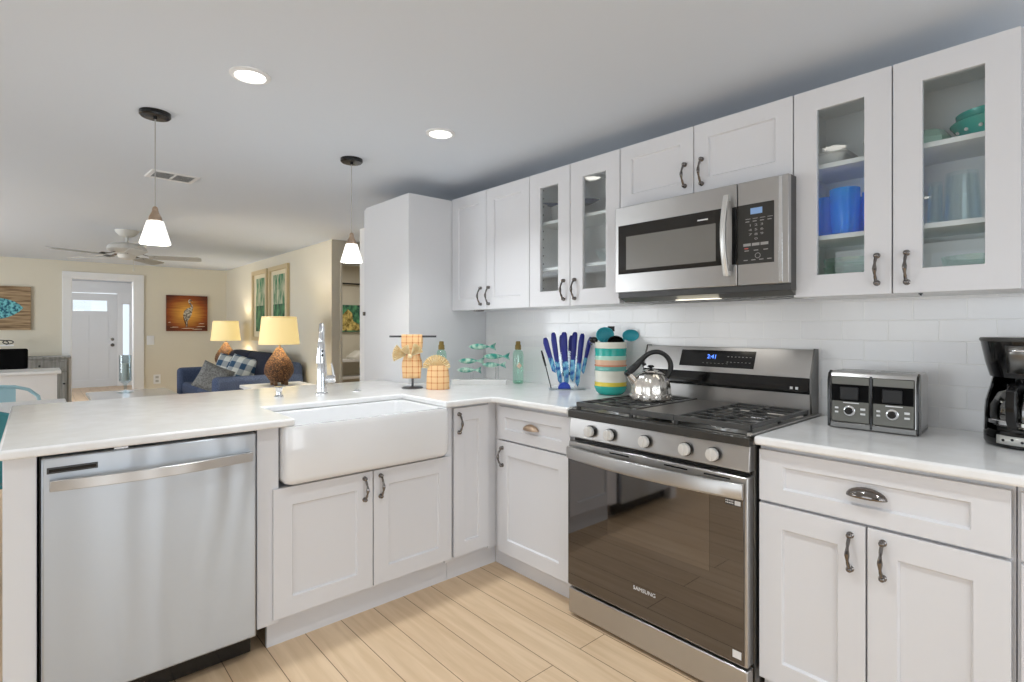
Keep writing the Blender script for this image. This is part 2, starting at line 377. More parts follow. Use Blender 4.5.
def thing(name, label, cat, loc=(0, 0, 0), rotz=0, group=None, world=False):
    """Empty at the thing's base; world=True: part meshes are given in world coordinates."""
    o = bpy.data.objects.new(name, None); C.objects.link(o); o.location = loc; o.rotation_euler = (0, 0, rotz); o.empty_display_size = 0.1
    o['label'] = label; o['category'] = cat
    if group: o['group'] = group
    o['_o'] = tuple(loc) if world else (0.0, 0.0, 0.0)
    return o
def tag(o, label, cat, group=None):
    o['label'] = label; o['category'] = cat
    if group: o['group'] = group
    return o
def struct(name, mb, m, **k):
    o = obj(name, mb, m, **k)
    if o.parent is None: o['kind'] = 'structure'
    return o
def text(s, size, f, m_name, name, parent, u, v, w, ext=0.0004, align='CENTER', stretch=1.0):
    cu = bpy.data.curves.new('t', 'FONT'); cu.body = s; cu.size = size; cu.extrude = ext; cu.align_x = align; cu.align_y = 'CENTER'; cu.resolution_u = 2
    t = bpy.data.objects.new('t', cu); C.objects.link(t)
    bpy.context.view_layer.update()
    me = bpy.data.meshes.new_from_object(t.evaluated_get(bpy.context.evaluated_depsgraph_get()))
    mb = MB(f); mb.add([(u+q.co.x*stretch, v+q.co.y, w+q.co.z+ext) for q in me.vertices], [tuple(p.vertices) for p in me.polygons])
    bpy.data.objects.remove(t); bpy.data.curves.remove(cu); bpy.data.meshes.remove(me)
    return obj(name, mb, m_name, parent, smooth=0)

def spline(P, k=6):
    P = [Vector(q) for q in P]; out = []
    for i in range(len(P)-1):
        a, b, c, d = P[max(i-1, 0)], P[i], P[i+1], P[min(i+2, len(P)-1)]
        for j in range(k):
            t = j/k; out.append(tuple(0.5*((2*b)+(c-a)*t+(2*a-5*b+4*c-d)*t*t+(3*b-a-3*c+d)*t**3)))
    return out+[tuple(P[-1])]
def lerps(R_, k=6):
    out = []
    for i in range(len(R_)-1): out += [R_[i]+(R_[i+1]-R_[i])*j/k for j in range(k)]
    return out+[R_[-1]]

# ------------------------------------------------------------------ structure
CZ = 2.124
KS = 0.925
def near(root, k=KS):
    """rooms beyond: bring a thing to its measured distance and size"""
    l = root.location; root.location = (l.x*k, l.y*k, 1.19+(l.z-1.19)*k); root.scale = (k, k, k); return root
struct('floor', MB().box((-14.0, -3.3, -0.06), (2.0, 4.8, 0)), 'floor', smooth=0)
struct('ceiling', MB().box((-14.0, -3.3, CZ), (2.0, 4.8, CZ+0.1)), 'ceil', smooth=0)
struct('wall_right', MB().box((-4.73, 2.29, 0), (2.0, 2.42, CZ)), 'wall_w', smooth=0)
struct('wall_right_tile', MB().box((-2.824, 2.281, 0.84), (1.9, 2.291, 1.74)), 'tile', smooth=0)
struct('wall_living', MB().box((-9.64, 2.33, 0), (-5.47, 2.42, CZ)), 'wall_b', smooth=0)
struct('wall_hall', MB().box((-5.56, 2.42, 0), (-5.47, 2.434, CZ)).box((-5.56, 2.434, 1.93), (-5.47, 3.3, CZ)).box((-5.56, 3.3, 0), (-5.47, 4.8, CZ)), 'wall_b', smooth=0)
struct('wall_hall_back', MB().box((-7.70, 2.42, 0), (-7.60, 4.8, CZ)), 'wall_b', smooth=0)
struct('wall_hall_end', MB().box((-9.75, 4.7, 0), (2.0, 4.8, CZ)), 'wall_b', smooth=0)
XF = -9.64
OY0, OY1, OZ = 0.370, 1.091, 1.893
struct('wall_far', MB().box((XF-0.12, -3.3, 0), (XF, OY0, CZ)).box((XF-0.12, OY1, 0), (XF, 4.8, CZ)).box((XF-0.12, OY0, OZ), (XF, OY1, CZ)), 'wall_b', smooth=0)
t1 = MB()
t1.box((XF, 0.275, 0), (XF+0.024, OY0+0.006, OZ+0.006)).box((XF, OY1-0.006, 0), (XF+0.024, 1.212, OZ+0.006)).box((XF, 0.275, OZ-0.006), (XF+0.024, 1.212, 1.978))
t1.box((XF-0.125, OY0-0.003, 0), (XF+0.02, OY0+0.010, OZ)).box((XF-0.125, OY1-0.010, 0), (XF+0.02, OY1+0.003, OZ)).box((XF-0.125, OY0-0.003, OZ-0.010), (XF+0.02, OY1+0.003, OZ+0.003))
struct('trim_1', t1, 'trim', smooth=0, bevel=0.004)
t2 = MB().box((-5.47, 2.422, 0), (-5.456, 2.444, 1.94)).box((-5.56, 2.432, 0), (-5.47, 2.444, 1.93))
struct('trim_2', t2, 'wall_b', smooth=0)
struct('baseboard_far', MB().box((XF, -3.2, 0), (XF+0.015, 0.275, 0.1)).box((XF, 1.212, 0), (XF+0.015, 2.33, 0.1)), 'trim', smooth=0)
struct('baseboard_living', MB().box((XF+0.02, 2.315, 0), (-5.47, 2.33, 0.1)), 'trim', smooth=0)
# vestibule
struct('wall_vestibule_side', MB().box((-13.7, -0.4, 0), (-9.76, -0.3, CZ)).box((-13.7, 1.62, 0), (-9.76, 1.72, CZ)), 'wall_w', smooth=0)
vb = MB().box((-13.7, -0.4, 0), (-13.6, 0.42, CZ)).box((-13.7, 0.42, 1.90), (-13.6, 1.72, CZ)).box((-13.7, 1.27, 0), (-13.6, 1.335, 1.9)).box((-13.7, 1.335, 0), (-13.6, 1.475, 0.6)).box((-13.7, 1.475, 0), (-13.6, 1.72, 1.9)).box((-13.7, 1.335, 1.71), (-13.6, 1.475, 1.9))
struct('wall_vestibule_end', vb, 'trim', smooth=0)
struct('trim_3', MB().box((-13.6, 0.36, 1.90), (-13.57, 1.55, 1.97)).box((-13.6, 1.255, 0), (-13.57, 1.335, 1.90)).box((-13.6, 1.475, 0), (-13.57, 1.54, 1.9)), 'trim', smooth=0)
# panelled front door
F = PW(-13.64)
db = MB(F)
def frame_panels(mb, u0, u1, v0, v1, holes, w0, w1, depth, open_holes=()):
    us = sorted({u0, u1, *[h[0] for h in holes], *[h[1] for h in holes]}); vs = sorted({v0, v1, *[h[2] for h in holes], *[h[3] for h in holes]})
    for i in range(len(us)-1):
        for j in range(len(vs)-1):
            cu, cv = (us[i]+us[i+1])/2, (vs[j]+vs[j+1])/2; top = w1; sk = False
            for k, h in enumerate(holes):
                if h[0] < cu < h[1] and h[2] < cv < h[3]:
                    top = w1-depth; sk = k in open_holes
            if not sk: mb.box((us[i], vs[j], w0), (us[i+1], vs[j+1], top))
hs = [(0.55, 1.09, 1.53, 1.745), (0.54, 0.80, 0.92, 1.45), (0.90, 1.12, 0.92, 1.45), (0.54, 0.80, 0.15, 0.80), (0.90, 1.12, 0.15, 0.80)]
frame_panels(db, 0.42, 1.255, 0.005, 1.885, hs, 0, 0.045, 0.02, (0,))
door1 = struct('door_1', db, 'door', smooth=0)
door1['label'] = 'white panelled front door with a high glass light in the far vestibule'
obj('glass_light', MB(F).box((0.55, 1.53, 0.015), (1.09, 1.745, 0.025)), 'window_glass', door1, smooth=0)
obj('door_knob', MB(F).sphere((1.175, 0.845, 0.085), 0.034).lathe([(0.014, 0.04), (0.014, 0.085)], (1.175, 0.845, 0), 12), 'knobm', door1)
obj('deadbolt', MB(F).lathe([(0.03, 0.045), (0.03, 0.06), (0.02, 0.066)], (1.175, 0.96, 0), 16), 'knobm', door1)
win1 = struct('window_1', MB(F).box((1.335, 0.6, 0.0), (1.35, 1.71, 0.04)).box((1.46, 0.6, 0.0), (1.475, 1.71, 0.04)).box((1.335, 0.6, 0), (1.475, 0.63, 0.04)).box((1.335, 1.68, 0), (1.475, 1.71, 0.04)), 'trim', smooth=0)
obj('pane', MB(F).box((1.35, 0.63, 0.015), (1.46, 1.68, 0.025)), 'window_glass', win1, smooth=0)
# walls behind and beside the camera, unseen; openings added for the fill lamps
def holed(axis, c0, c1, a0, a1, holes):
    mb = MB(); fn = (lambda u, v, w: (w, u, v)) if axis == 'x' else (lambda u, v, w: (u, w, v))
    mb.fn = fn; cur = a0
    for h0, h1, z0, z1 in holes:
        mb.box((cur, 0, c0), (h0, CZ, c1)).box((h0, 0, c0), (h1, z0, c1)).box((h0, z1, c0), (h1, CZ, c1)); cur = h1
    mb.box((cur, 0, c0), (a1, CZ, c1)); return mb
struct('wall_back', holed('x', 1.9, 2.0, -3.3, 4.8, [(-0.9, -0.2, 0.2, 2.0), (0.2, 0.75, 0.2, 2.0), (1.15, 1.6, 0.2, 2.0)]), 'wall_g', smooth=0)  # openings and grey shaped for streaks reflected in the steel
struct('wall_left', holed('y', -3.3, -3.2, -14.0, 2.0, [(-8.3, -4.9, 0.35, 1.7), (-2.2, 0.4, 0.4, 2.05)]), 'wall_w', smooth=0)
def win(name, axis, c, a0, a1, z0, z1, mull):
    fn = (lambda u, v, w: (c+w, u, v)) if axis == 'x' else (lambda u, v, w: (u, c-w, v))
    mb = MB(fn); t = 0.05
    mb.box((a0, z0, 0), (a0+t, z1, 0.05)).box((a1-t, z0, 0), (a1, z1, 0.05)).box((a0, z0, 0), (a1, z0+t, 0.05)).box((a0, z1-t, 0), (a1, z1, 0.05))
    for k in range(1, mull):
        u = a0+(a1-a0)*k/mull; mb.box((u-0.03, z0, 0), (u+0.03, z1, 0.05))
    o = struct(name, mb, 'trim', smooth=0)
    obj('pane', MB(fn).box((a0+t, z0+t, 0.02), (a1-t, z1-t, 0.026)), 'window_glass', o, smooth=0)
win('added_window_2', 'x', 1.92, -0.9, -0.2, 0.2, 2.0, 1)  # this and the next two: unseen, added and spaced for reflected bands
win('added_window_5', 'x', 1.92, 0.2, 0.75, 0.2, 2.0, 1)
win('added_window_6', 'x', 1.92, 1.15, 1.6, 0.2, 2.0, 1)
win('added_window_3', 'y', -3.22, -8.3, -4.9, 0.35, 1.7, 4)  # unseen, added around the living room fill, head kept low
win('added_window_4', 'y', -3.22, -2.2, 0.4, 0.4, 2.05, 3)  # unseen, added around the left fill

# ------------------------------------------------------------------ cabinet pieces
def shaker(f, u0, u1, v0, v1, w, st=0.068, th=0.019, rec=0.009, glass=False, rt=None):
    """frame-and-panel front, or a frame with a through opening"""
    rt = rt or st
    mb = MB(f)
    o = [(u0, v0), (u1, v0), (u1, v1), (u0, v1)]; i = [(u0+st, v0+rt), (u1-st, v0+rt), (u1-st, v1-rt), (u0+st, v1-rt)]
    e = 0.004
    i2 = [(u0+st+e, v0+rt+e), (u1-st-e, v0+rt+e), (u1-st-e, v1-rt-e), (u0+st+e, v1-rt-e)]
    P = lambda q, z: [(a, b, z) for a, b in q]
    if glass: mb.loft([P(o, w-th), P(o, w), P(i, w), P(i, w-th)], ring=True)
    else:
        vs = P(o, w-th)+P(o, w)+P(i, w)+P(i2, w-rec); fs = [(3, 2, 1, 0), (12, 13, 14, 15)]
        for a, b in ((0, 4), (4, 8), (8, 12)):
            for k in range(4): fs.append((a+k, a+(k+1) % 4, b+(k+1) % 4, b+k))
        mb.add(vs, fs)
    return mb
def pull(f, u, v0, v1, w):
    """spindle bow pull between v0 and v1"""
    mb = MB(f); n = 15; pts = []; rs = []
    for k in range(n):
        t = k/(n-1); pts.append((u, v0+(v1-v0)*t, w+0.010+0.020*math.sin(PI*t)))
        rs.append(0.0036+0.0032*math.exp(-((t-0.5)/0.13)**2)+0.0012*(abs(t-0.5) > 0.24))
    mb.tube(pts, rs, 8, up=(1, 0, 0))
    for v in (v0, v1):
        mb.lathe([(0.0095, 0), (0.0095, 0.003), (0.005, 0.006), (0.005, 0.012)], (u, v, w), 12)
        mb.sphere((u, v, w+0.011), 0.0085, 10, 6)
    return mb
def cup(f, u, v, w, a=0.048, h=0.026, d=0.024):
    mb = MB(f); loops = []
    for i in range(13):
        th = PI*(0.001+0.998*i/12)
        loops.append([(u+a*math.cos(th), v-h*0.45+h*math.sin(th)*math.sin(ps*PI/16), w+0.001+d*math.sin(th)*math.cos(ps*PI/16)) for ps in range(0, 9)])
    mb.loft(loops, False, False)
    return mb
def front(parent, f, nm, u0, u1, v0, v1, w, hx=None, kind='pull', st=0.068, glass=False, rt=None, hm='nickel', hv=None):
    d = obj(nm, shaker(f, u0, u1, v0, v1, w, st, glass=glass, rt=rt), 'cab', parent, bevel=0.0012, smooth=0)
    if glass:
        obj('glass_pane', MB(f).box((u0+st-0.006, v0+(rt or st)-0.006, w-0.013), (u1-st+0.006, v1-(rt or st)+0.006, w-0.009)), 'pane', d, smooth=0)
    if kind == 'pull' and hv: obj('pull_handle', pull(f, hx, hv[0], hv[1], w), hm, d)
    if kind == 'cup': obj('cup_pull', cup(f, (u0+u1)/2 if hx is None else hx, hv, w), hm, d, solid=0.003)
    return d

# ------------------------------------------------------------------ base cabinets
FB = RW(1.70); FP = PW(-2.04)
CB = 0.827; CT = 0.855          # counter underside and top
# range wall, left of the range
c = thing('base_cabinet', 'narrow white base cabinet with one drawer and one door, left of the range', 'cabinet', (-1.78, 2.0, 0), world=True, group='base cabinets')
obj('body', MB().box((-2.052, 1.722, 0.1), (-1.516, 2.28, CB)), 'cab', c, bevel=0.001)
obj('toe_kick', MB().box((-2.089, 1.752, 0.0), (-1.516, 1.77, 0.1)), 'cab', c, smooth=0)
front(c, FB, 'drawer', -2.012, -1.535, 0.648, 0.807, 0, kind='cup', hv=0.731, st=0.05, hm='satin')
front(c, FB, 'door', -2.012, -1.535, 0.096, 0.64, 0, hx=-1.976, hv=(0.522, 0.606))
# right of the range
c = thing('base_cabinet', 'wide white base cabinet with one drawer over two doors, right of the range', 'cabinet', (-0.45, 2.0, 0), world=True, group='base cabinets')
obj('body', MB().box((-0.743, 1.722, 0.1), (-0.149, 2.28, CB)), 'cab', c, bevel=0.001)
obj('toe_kick', MB().box((-0.743, 1.752, 0.0), (-0.149, 1.77, 0.1)), 'cab', c, smooth=0)
front(c, FB, 'drawer', -0.738, -0.156, 0.652, 0.810, 0, kind='cup', hv=0.737, st=0.072, rt=0.045)
front(c, FB, 'door', -0.738, -0.450, 0.096, 0.643, 0, hx=-0.486, hv=(0.518, 0.612))
front(c, FB, 'door', -0.445, -0.156, 0.096, 0.643, 0, hx=-0.409, hv=(0.518, 0.612))
c = thing('base_cabinet', 'white base cabinet cut off by the right edge of the picture', 'cabinet', (0.3, 2.0, 0), world=True, group='base cabinets')
obj('body', MB().box((-0.147, 1.722, 0.1), (0.75, 2.28, CB)), 'cab', c, bevel=0.001)
obj('toe_kick', MB().box((-0.147, 1.752, 0.0), (0.75, 1.77, 0.1)), 'cab', c, smooth=0)
front(c, FB, 'drawer', -0.139, 0.30, 0.652, 0.810, 0, kind='cup', hv=0.737, st=0.06, rt=0.045)
front(c, FB, 'door', -0.139, 0.30, 0.096, 0.643, 0, hx=0.26, hv=(0.518, 0.612))
# peninsula
c = thing('base_cabinet', 'white sink base cabinet with two doors under the apron sink', 'cabinet', (-2.35, 1.03, 0), world=True, group='base cabinets')
sb = MB(); sb.box((-2.64, 0.597, 0.1), (-2.062, 1.452, 0.595)).box((-2.64, 0.597, 0.595), (-2.062, 0.672, CB)).box((-2.64, 1.412, 0.595), (-2.062, 1.452, CB)).box((-2.64, 0.672, 0.595), (-2.46, 1.412, CB))
obj('body', sb, 'cab', c)
for a_, b_ in ((0.597, 0.672), (1.412, 1.452)): obj('face_stile', MB(FP).box((a_, 0.1, -0.022), (b_, CB, -0.012)), 'cab', c, bevel=0.001)
obj('toe_kick', MB().box((-2.108, 0.642, 0.0), (-2.09, 1.45, 0.1)), 'cab', c, smooth=0)
front(c, FP, 'door', 0.650, 1.045, 0.118, 0.597, 0, hx=1.008, hv=(0.486, 0.572))
front(c, FP, 'door', 1.050, 1.442, 0.118, 0.597, 0, hx=1.080, hv=(0.486, 0.572))
c = thing('base_cabinet', 'slim white corner base cabinet with a single tall door, right of the sink', 'cabinet', (-2.35, 1.6, 0), world=True, group='base cabinets')
obj('body', MB().box((-2.64, 1.455, 0.1), (-2.062, 2.28, CB)), 'cab', c, bevel=0.001)
obj('toe_kick', MB().box((-2.108, 1.452, 0.0), (-2.09, 1.751, 0.1)), 'cab', c, smooth=0)
obj('filler', MB(FP).box((1.672, 0.1, -0.021), (1.721, CB, -0.0125)), 'cab', c, smooth=0)
front(c, FP, 'door', 1.458, 1.666, 0.118, 0.814, 0, hx=1.484, hv=(0.70, 0.786), st=0.062)
tag(obj('cabinet_end_panel', MB().box((-2.64, -0.068, 0.0), (-2.042, 0.003, CB)), 'panel', bevel=0.002, loc=(-2.34, -0.03, 0)), 'white end panel at the left end of the peninsula beside the dishwasher', 'cabinet panel')
tag(obj('peninsula_back_panel', MB().box((-2.67, -0.068, 0.0), (-2.645, 1.68, CB)), 'panel', bevel=0.002, loc=(-2.655, 0.8, 0)), 'white back panel of the peninsula below the counter overhang', 'cabinet panel')

# pantry
c = thing('pantry_cabinet', 'tall plain white pantry cabinet standing at the end of the upper cabinets', 'cabinet', (-3.1, 1.98, 0), world=True)
obj('body', MB().box((-3.39, 1.684, 0.0), (-2.826, 2.288, 2.008)), 'panel', c, bevel=0.003)
pd = obj('door', MB().box((-3.425, 1.69, 0.09), (-3.397, 2.285, 2.0)), 'cab', c, bevel=0.002)
obj('latch', MB().box((-3.429, 1.681, 1.275), (-3.405, 1.690, 1.30)), 'nickel', pd, smooth=0)

# countertops
poly = [(-2.008, -0.078), (-2.008, 0.718), (-2.405, 0.718), (-2.405, 1.392), (-2.008, 1.392), (-2.008, 1.62), (-2.0, 1.65), (-1.97, 1.666), (-1.522, 1.668), (-1.522, 2.281), (-2.824, 2.281), (-2.824, 1.680), (-3.15, 1.680), (-3.15, -0.078)]
tag(obj('countertop', MB().prism(poly, CB, CT), 'quartz', bevel=0.008, seg=3, loc=(-2.5, 0.8, CB)), 'white quartz counter on the peninsula with the sink cut out of it', 'countertop', 'white quartz countertops')
tag(obj('countertop', MB().box((-0.742, 1.668, CB), (0.76, 2.281, CT)), 'quartz', bevel=0.008, seg=3, loc=(0, 1.97, CB)), 'white quartz counter to the right of the range under toaster and coffee maker', 'countertop', 'white quartz countertops')

# ------------------------------------------------------------------ sink, faucet
s = thing('farmhouse_sink', 'white apron front farmhouse sink set into the peninsula counter', 'sink', (-2.2, 1.046, 0.61), world=True)
def rrect(x0, x1, y0, y1, r, z, n=5):
    out = []
    for cx, cy, a0 in ((x1-r, y0+r, -PI/2), (x1-r, y1-r, 0), (x0+r, y1-r, PI/2), (x0+r, y0+r, PI)):
        for k in range(n+1):
            a = a0+PI/2*k/n; out.append((cx+r*math.cos(a), cy+r*math.sin(a), z))
    return out
X0, X1, Y0, Y1 = -2.425, -1.998, 0.678, 1.408
loops = [rrect(X0+0.02, X1-0.022, Y0+0.02, Y1-0.02, 0.03, 0.608), rrect(X0+0.006, X1-0.006, Y0+0.006, Y1-0.006, 0.03, 0.616), rrect(X0, X1, Y0, Y1, 0.028, 0.634), rrect(X0, X1, Y0, Y1, 0.028, 0.810),
         rrect(X0+0.004, X1-0.006, Y0+0.004, Y1-0.004, 0.028, 0.8265)]
loops += [rrect(X0+0.024, X1-0.026, Y0+0.030, Y1-0.030, 0.04, 0.8265), rrect(X0+0.030, X1-0.030, Y0+0.036, Y1-0.036, 0.04, 0.819), rrect(X0+0.036, X1-0.036, Y0+0.04, Y1-0.04, 0.045, 0.66), rrect(X0+0.07, X1-0.07, Y0+0.075, Y1-0.075, 0.05, 0.638)]
obj('basin', MB().loft(loops), 'ceramic', s, smooth=60)
obj('drain', MB().lathe([(0.045, 0), (0.045, 0.003), (0.03, 0.004), (0.028, -0.001)], (-2.2, 1.05, 0.638), 20), 'chrome', s)
f = thing('kitchen_faucet', 'chrome pull-down faucet standing behind the sink', 'faucet', (-2.667, 1.086, CT), math.atan2(-0.40, 0.92))
obj('body', MB().lathe([(0.031, 0), (0.031, 0.006), (0.0245, 0.012), (0.0235, 0.15), (0.020, 0.158), (0.0155, 0.165)], n=24), 'chrome', f)
pts = [(0, 0, 0.15), (0, 0, 0.27)]+[(0.075-0.075*math.cos(a), 0, 0.275+0.075*math.sin(a)) for a in [PI*k/10 for k in range(0, 11)]]+[(0.15, 0, 0.265)]
obj('spout', MB().tube(pts, 0.0125, 12), 'chrome', f)
sp = obj('spray_head', MB().lathe([(0.0135, 0.27), (0.018, 0.255), (0.020, 0.22), (0.024, 0.18), (0.0245, 0.168), (0.019, 0.165)], (0.15, 0, 0), 20), 'chrome', f)
obj('spray_button', MB().sphere((0.172, 0.006, 0.225), (0.004, 0.005, 0.006), 8, 6).sphere((0.174, 0.006, 0.205), (0.004, 0.005, 0.006), 8, 6), 'black', sp)
lv = obj('lever_handle', MB().lathe([(0.019, 0.015), (0.019, 0.062), (0.015, 0.066)], (0, 0, 0.075), 16, ax='y').tube([(0, 0.056, 0.085), (0.005, 0.052, 0.12), (0.012, 0.046, 0.155)], [0.006, 0.005, 0.004], 8), 'chrome', f)
s = thing('soap_dispenser', 'short chrome soap pump collar on the counter left of the faucet', 'soap dispenser', (-2.69, 0.883, CT))
obj('base', MB().lathe([(0.022, 0), (0.022, 0.004), (0.014, 0.012), (0.012, 0.026)], n=18), 'chrome', s)
obj('pump_head', MB().lathe([(0.012, 0.026), (0.016, 0.032), (0.019, 0.046), (0.017, 0.050), (0.004, 0.050)], n=18).tube([(0.0, 0, 0.044), (0.03, 0, 0.044)], 0.005, 8), 'chrome', s)
s = thing('air_switch', 'small flat chrome button on the counter right of the faucet', 'switch', (-2.67, 1.277, CT))
obj('collar', MB().lathe([(0.024, 0), (0.024, 0.003), (0.015, 0.006), (0.013, 0.003)], n=20), 'chrome', s)
obj('button', MB().lathe([(0.012, 0.002), (0.012, 0.008), (0.009, 0.010)], n=16), 'chrome', s)

# ------------------------------------------------------------------ dishwasher
d = thing('dishwasher', 'stainless steel dishwasher built into the left of the peninsula', 'dishwasher', (-2.35, 0.3, 0), world=True)
obj('tub', MB().box((-2.62, 0.008, 0.092), (-2.06, 0.592, 0.824)), 'black_m', d, smooth=0)
dp = obj('door', MB(PW(-2.02)).box((0.012, 0.095, -0.035), (0.586, 0.818, 0.0)), 'steel_dw', d, bevel=0.006, seg=3)
pts = [(0.030+0.538*t, 0.741, 0.016+0.030*math.sin(PI*t)) for t in [k/16 for k in range(17)]]
hb = MB(PW(-2.02))
hb.loft([[(p[0], 0.757, p[2]), (p[0], 0.757, p[2]+0.011), (p[0], 0.726, p[2]+0.011), (p[0], 0.726, p[2])] for p in pts])
hb.box((0.030, 0.728, 0), (0.046, 0.755, 0.02)).box((0.552, 0.728, 0), (0.568, 0.755, 0.02))
obj('handle', hb, 'steel', dp, bevel=0.0015)
obj('vent_slot', MB(PW(-2.02)).box((0.024, 0.772, -0.002), (0.140, 0.790, 0.002)), 'dkgrey', dp, bevel=0.001)
obj('vent_grille', MB(PW(-2.02)).box((0.029, 0.777, 0.002), (0.135, 0.785, 0.004)), 'black', dp, smooth=0)
obj('toe_panel', MB(PW(-2.085)).box((0.012, 0.012, -0.02), (0.585, 0.088, 0)), 'black', d, bevel=0.003)
for u in (0.04, 0.56): obj('foot', MB().lathe([(0.016, 0), (0.016, 0.012), (0.006, 0.014), (0.006, 0.09)], (-2.13, u, 0), 10), 'chrome', d)
obj('latch', MB(PW(-2.03)).box((0.18, 0.8185, -0.02), (0.215, 0.8235, 0.0)), 'chrome', d, smooth=0)

# ------------------------------------------------------------------ range
r = thing('gas_range', 'stainless steel gas range with a dark glass oven door between the cabinets', 'range', (-1.13, 1.97, 0), world=True)
RX0, RX1 = -1.506, -0.750
obj('body', MB().box((RX0, 1.70, 0.03), (RX1, 2.27, 0.815)), 'steel_dk', r, smooth=0)
for x in (RX0+0.035, RX1-0.035): obj('foot', MB().lathe([(0.02, 0), (0.02, 0.012), (0.01, 0.016), (0.01, 0.04)], (x, 1.70, 0), 12), 'black_m', r)
for x in (RX0+0.035, RX1-0.035): obj('foot', MB().lathe([(0.02, 0), (0.02, 0.012), (0.01, 0.016), (0.01, 0.04)], (x, 2.22, 0), 12), 'black_m', r)
FR = RW(1.655)
obj('storage_drawer', MB(FR).box((RX0+0.004, 0.014, -0.04), (RX1-0.004, 0.116, 0.0)), 'steel', r, bevel=0.004)
od = obj('oven_door', MB(FR).box((RX0+0.004, 0.126, -0.045), (RX1-0.004, 0.722, 0.0)), 'steel', r, bevel=0.004)
obj('door_glass', MB(FR).box((RX0+0.004, 0.132, 0.0), (RX1-0.014, 0.652, 0.004)), 'ovenglass', od, bevel=0.001)
obj('inner_window', MB(FR).box((-1.297, 0.393, 0.004), (-0.878, 0.650, 0.0045)), 'ovenwin', od, smooth=0)
pts = [(RX0+0.006+(RX1-RX0-0.020)*t, 0.678, 0.006+0.036*math.sin(PI*t)**0.8) for t in [k/20 for k in range(21)]]
hb = MB(FR).loft([[(p[0], 0.703, p[2]-0.004), (p[0], 0.703, p[2]+0.007), (p[0], 0.696, p[2]+0.011), (p[0], 0.660, p[2]+0.011), (p[0], 0.653, p[2]+0.006), (p[0], 0.653, p[2]-0.004)] for p in pts])
hb.box((RX0+0.008, 0.662, 0), (RX0+0.03, 0.694, 0.008)).box((RX1-0.038, 0.662, 0), (RX1-0.016, 0.694, 0.008))
obj('handle', hb, 'steel', od, bevel=0.001)
text('SAMSUNG', 0.020, FR, 'white_mark', 'logo', od, -1.130, 0.232, 0.0041, stretch=1.05)
for u in (-1.29, -1.05, -0.90): obj('vent_slot', MB(FR).box((u, 0.706, -0.002), (u+0.09, 0.711, 0.0008)), 'black', od, smooth=0)
stk = obj('energy_sticker', MB(FR).box((-0.825, 0.628, 0.004), (-0.772, 0.646, 0.0048)), 'dkgrey', od, smooth=0)
mk = MB(FR).box((-0.793, 0.630, 0.0048), (-0.774, 0.644, 0.0052))
for k in range(5): mk.box((-0.823+0.0055*k, 0.640-0.001*(k % 2), 0.0048), (-0.8195+0.0055*k, 0.643, 0.0052)).box((-0.823+0.0055*k, 0.632, 0.0048), (-0.8195+0.0055*k, 0.636, 0.0052))
obj('print', mk, 'white_mark', stk, smooth=0)
obj('corner_sticker', MB(FR).box((-0.800, 0.148, 0.004), (-0.772, 0.172, 0.0046)), 'white_mark', od, smooth=0)
# control panel (slightly tilted) with knobs
cp = MB(lambda u, v, w: (u, 1.662-w, v))
cp.loft([[(u, 0.738, 0.0), (u, 0.742, 0.004), (u, 0.818, -0.006), (u, 0.818, -0.06), (u, 0.738, -0.06)] for u in (RX0+0.002, RX1-0.002)])
pn = obj('control_panel', cp, 'steel', r, bevel=0.002)
obj('gap', MB(RW(1.69)).box((RX0+0.01, 0.716, -0.02), (RX1-0.01, 0.74, 0.004)), 'black', r, smooth=0)
for k, x in enumerate((-1.387, -1.290, -1.131, -0.968, -0.868)):
    kf = lambda u, v, w, x=x: (x+u, 1.660-w, 0.777+v)
    kb = obj('burner_knob', MB(kf).lathe([(0.0215, 0.001), (0.0215, 0.016), (0.0198, 0.020), (0.0, 0.0205)], n=26), 'knobsilver', pn)
    obj('knob_ring', MB(kf).lathe([(0.0235, 0.0), (0.0235, 0.008), (0.0212, 0.008), (0.0212, 0.0)], n=26, cap=False, closed=True), 'black', kb)
    obj('knob_grip', MB(kf).box((-0.0045, -0.019, 0.020), (0.0045, 0.019, 0.026)), 'knobsilver', kb, bevel=0.0015)
# cooktop
ck = MB(lambda u, v, w: (u, v, w))
obj('front_band', MB().loft([[(u, 1.655, 0.820), (u, 1.655, 0.846), (u, 1.664, 0.852), (u, 1.6895, 0.852), (u, 1.6895, 0.820)] for u in (RX0, RX1)]), 'band', r, bevel=0.0012)
ck.loft([[(u, 1.690, 0.820), (u, 1.690, 0.852), (u, 1.70, 0.842), (u, 2.20, 0.842), (u, 2.21, 0.852), (u, 2.27, 0.852), (u, 2.27, 0.820)] for u in (RX0, RX1)])
ck.box((RX0-0.004, 1.668, 0.8555), (RX0+0.012, 2.262, 0.8605)).box((RX1-0.012, 1.668, 0.8555), (RX1+0.006, 2.262, 0.8605))
ck.box((RX0, 1.692, 0.845), (RX0+0.012, 2.262, 0.857)).box((RX1-0.012, 1.668, 0.845), (RX1, 2.262, 0.857))
obj('cooktop', ck, 'cooktop', r, bevel=0.0012)
for x, y, rr in ((-1.36, 1.82, 0.045), (-1.36, 2.07, 0.036), (-0.90, 1.82, 0.05), (-0.90, 2.07, 0.036), (-1.13, 1.95, 0.04)):
    b = obj('burner', MB().lathe([(rr+0.012, 0.842), (rr+0.012, 0.846), (rr, 0.850), (rr*0.9, 0.858)], (x, y, 0), 24), 'chrome', r)
    obj('burner_cap', MB().lathe([(rr*0.86, 0.857), (rr*0.86, 0.864), (rr*0.78, 0.866)], (x, y, 0), 24), 'iron', b)
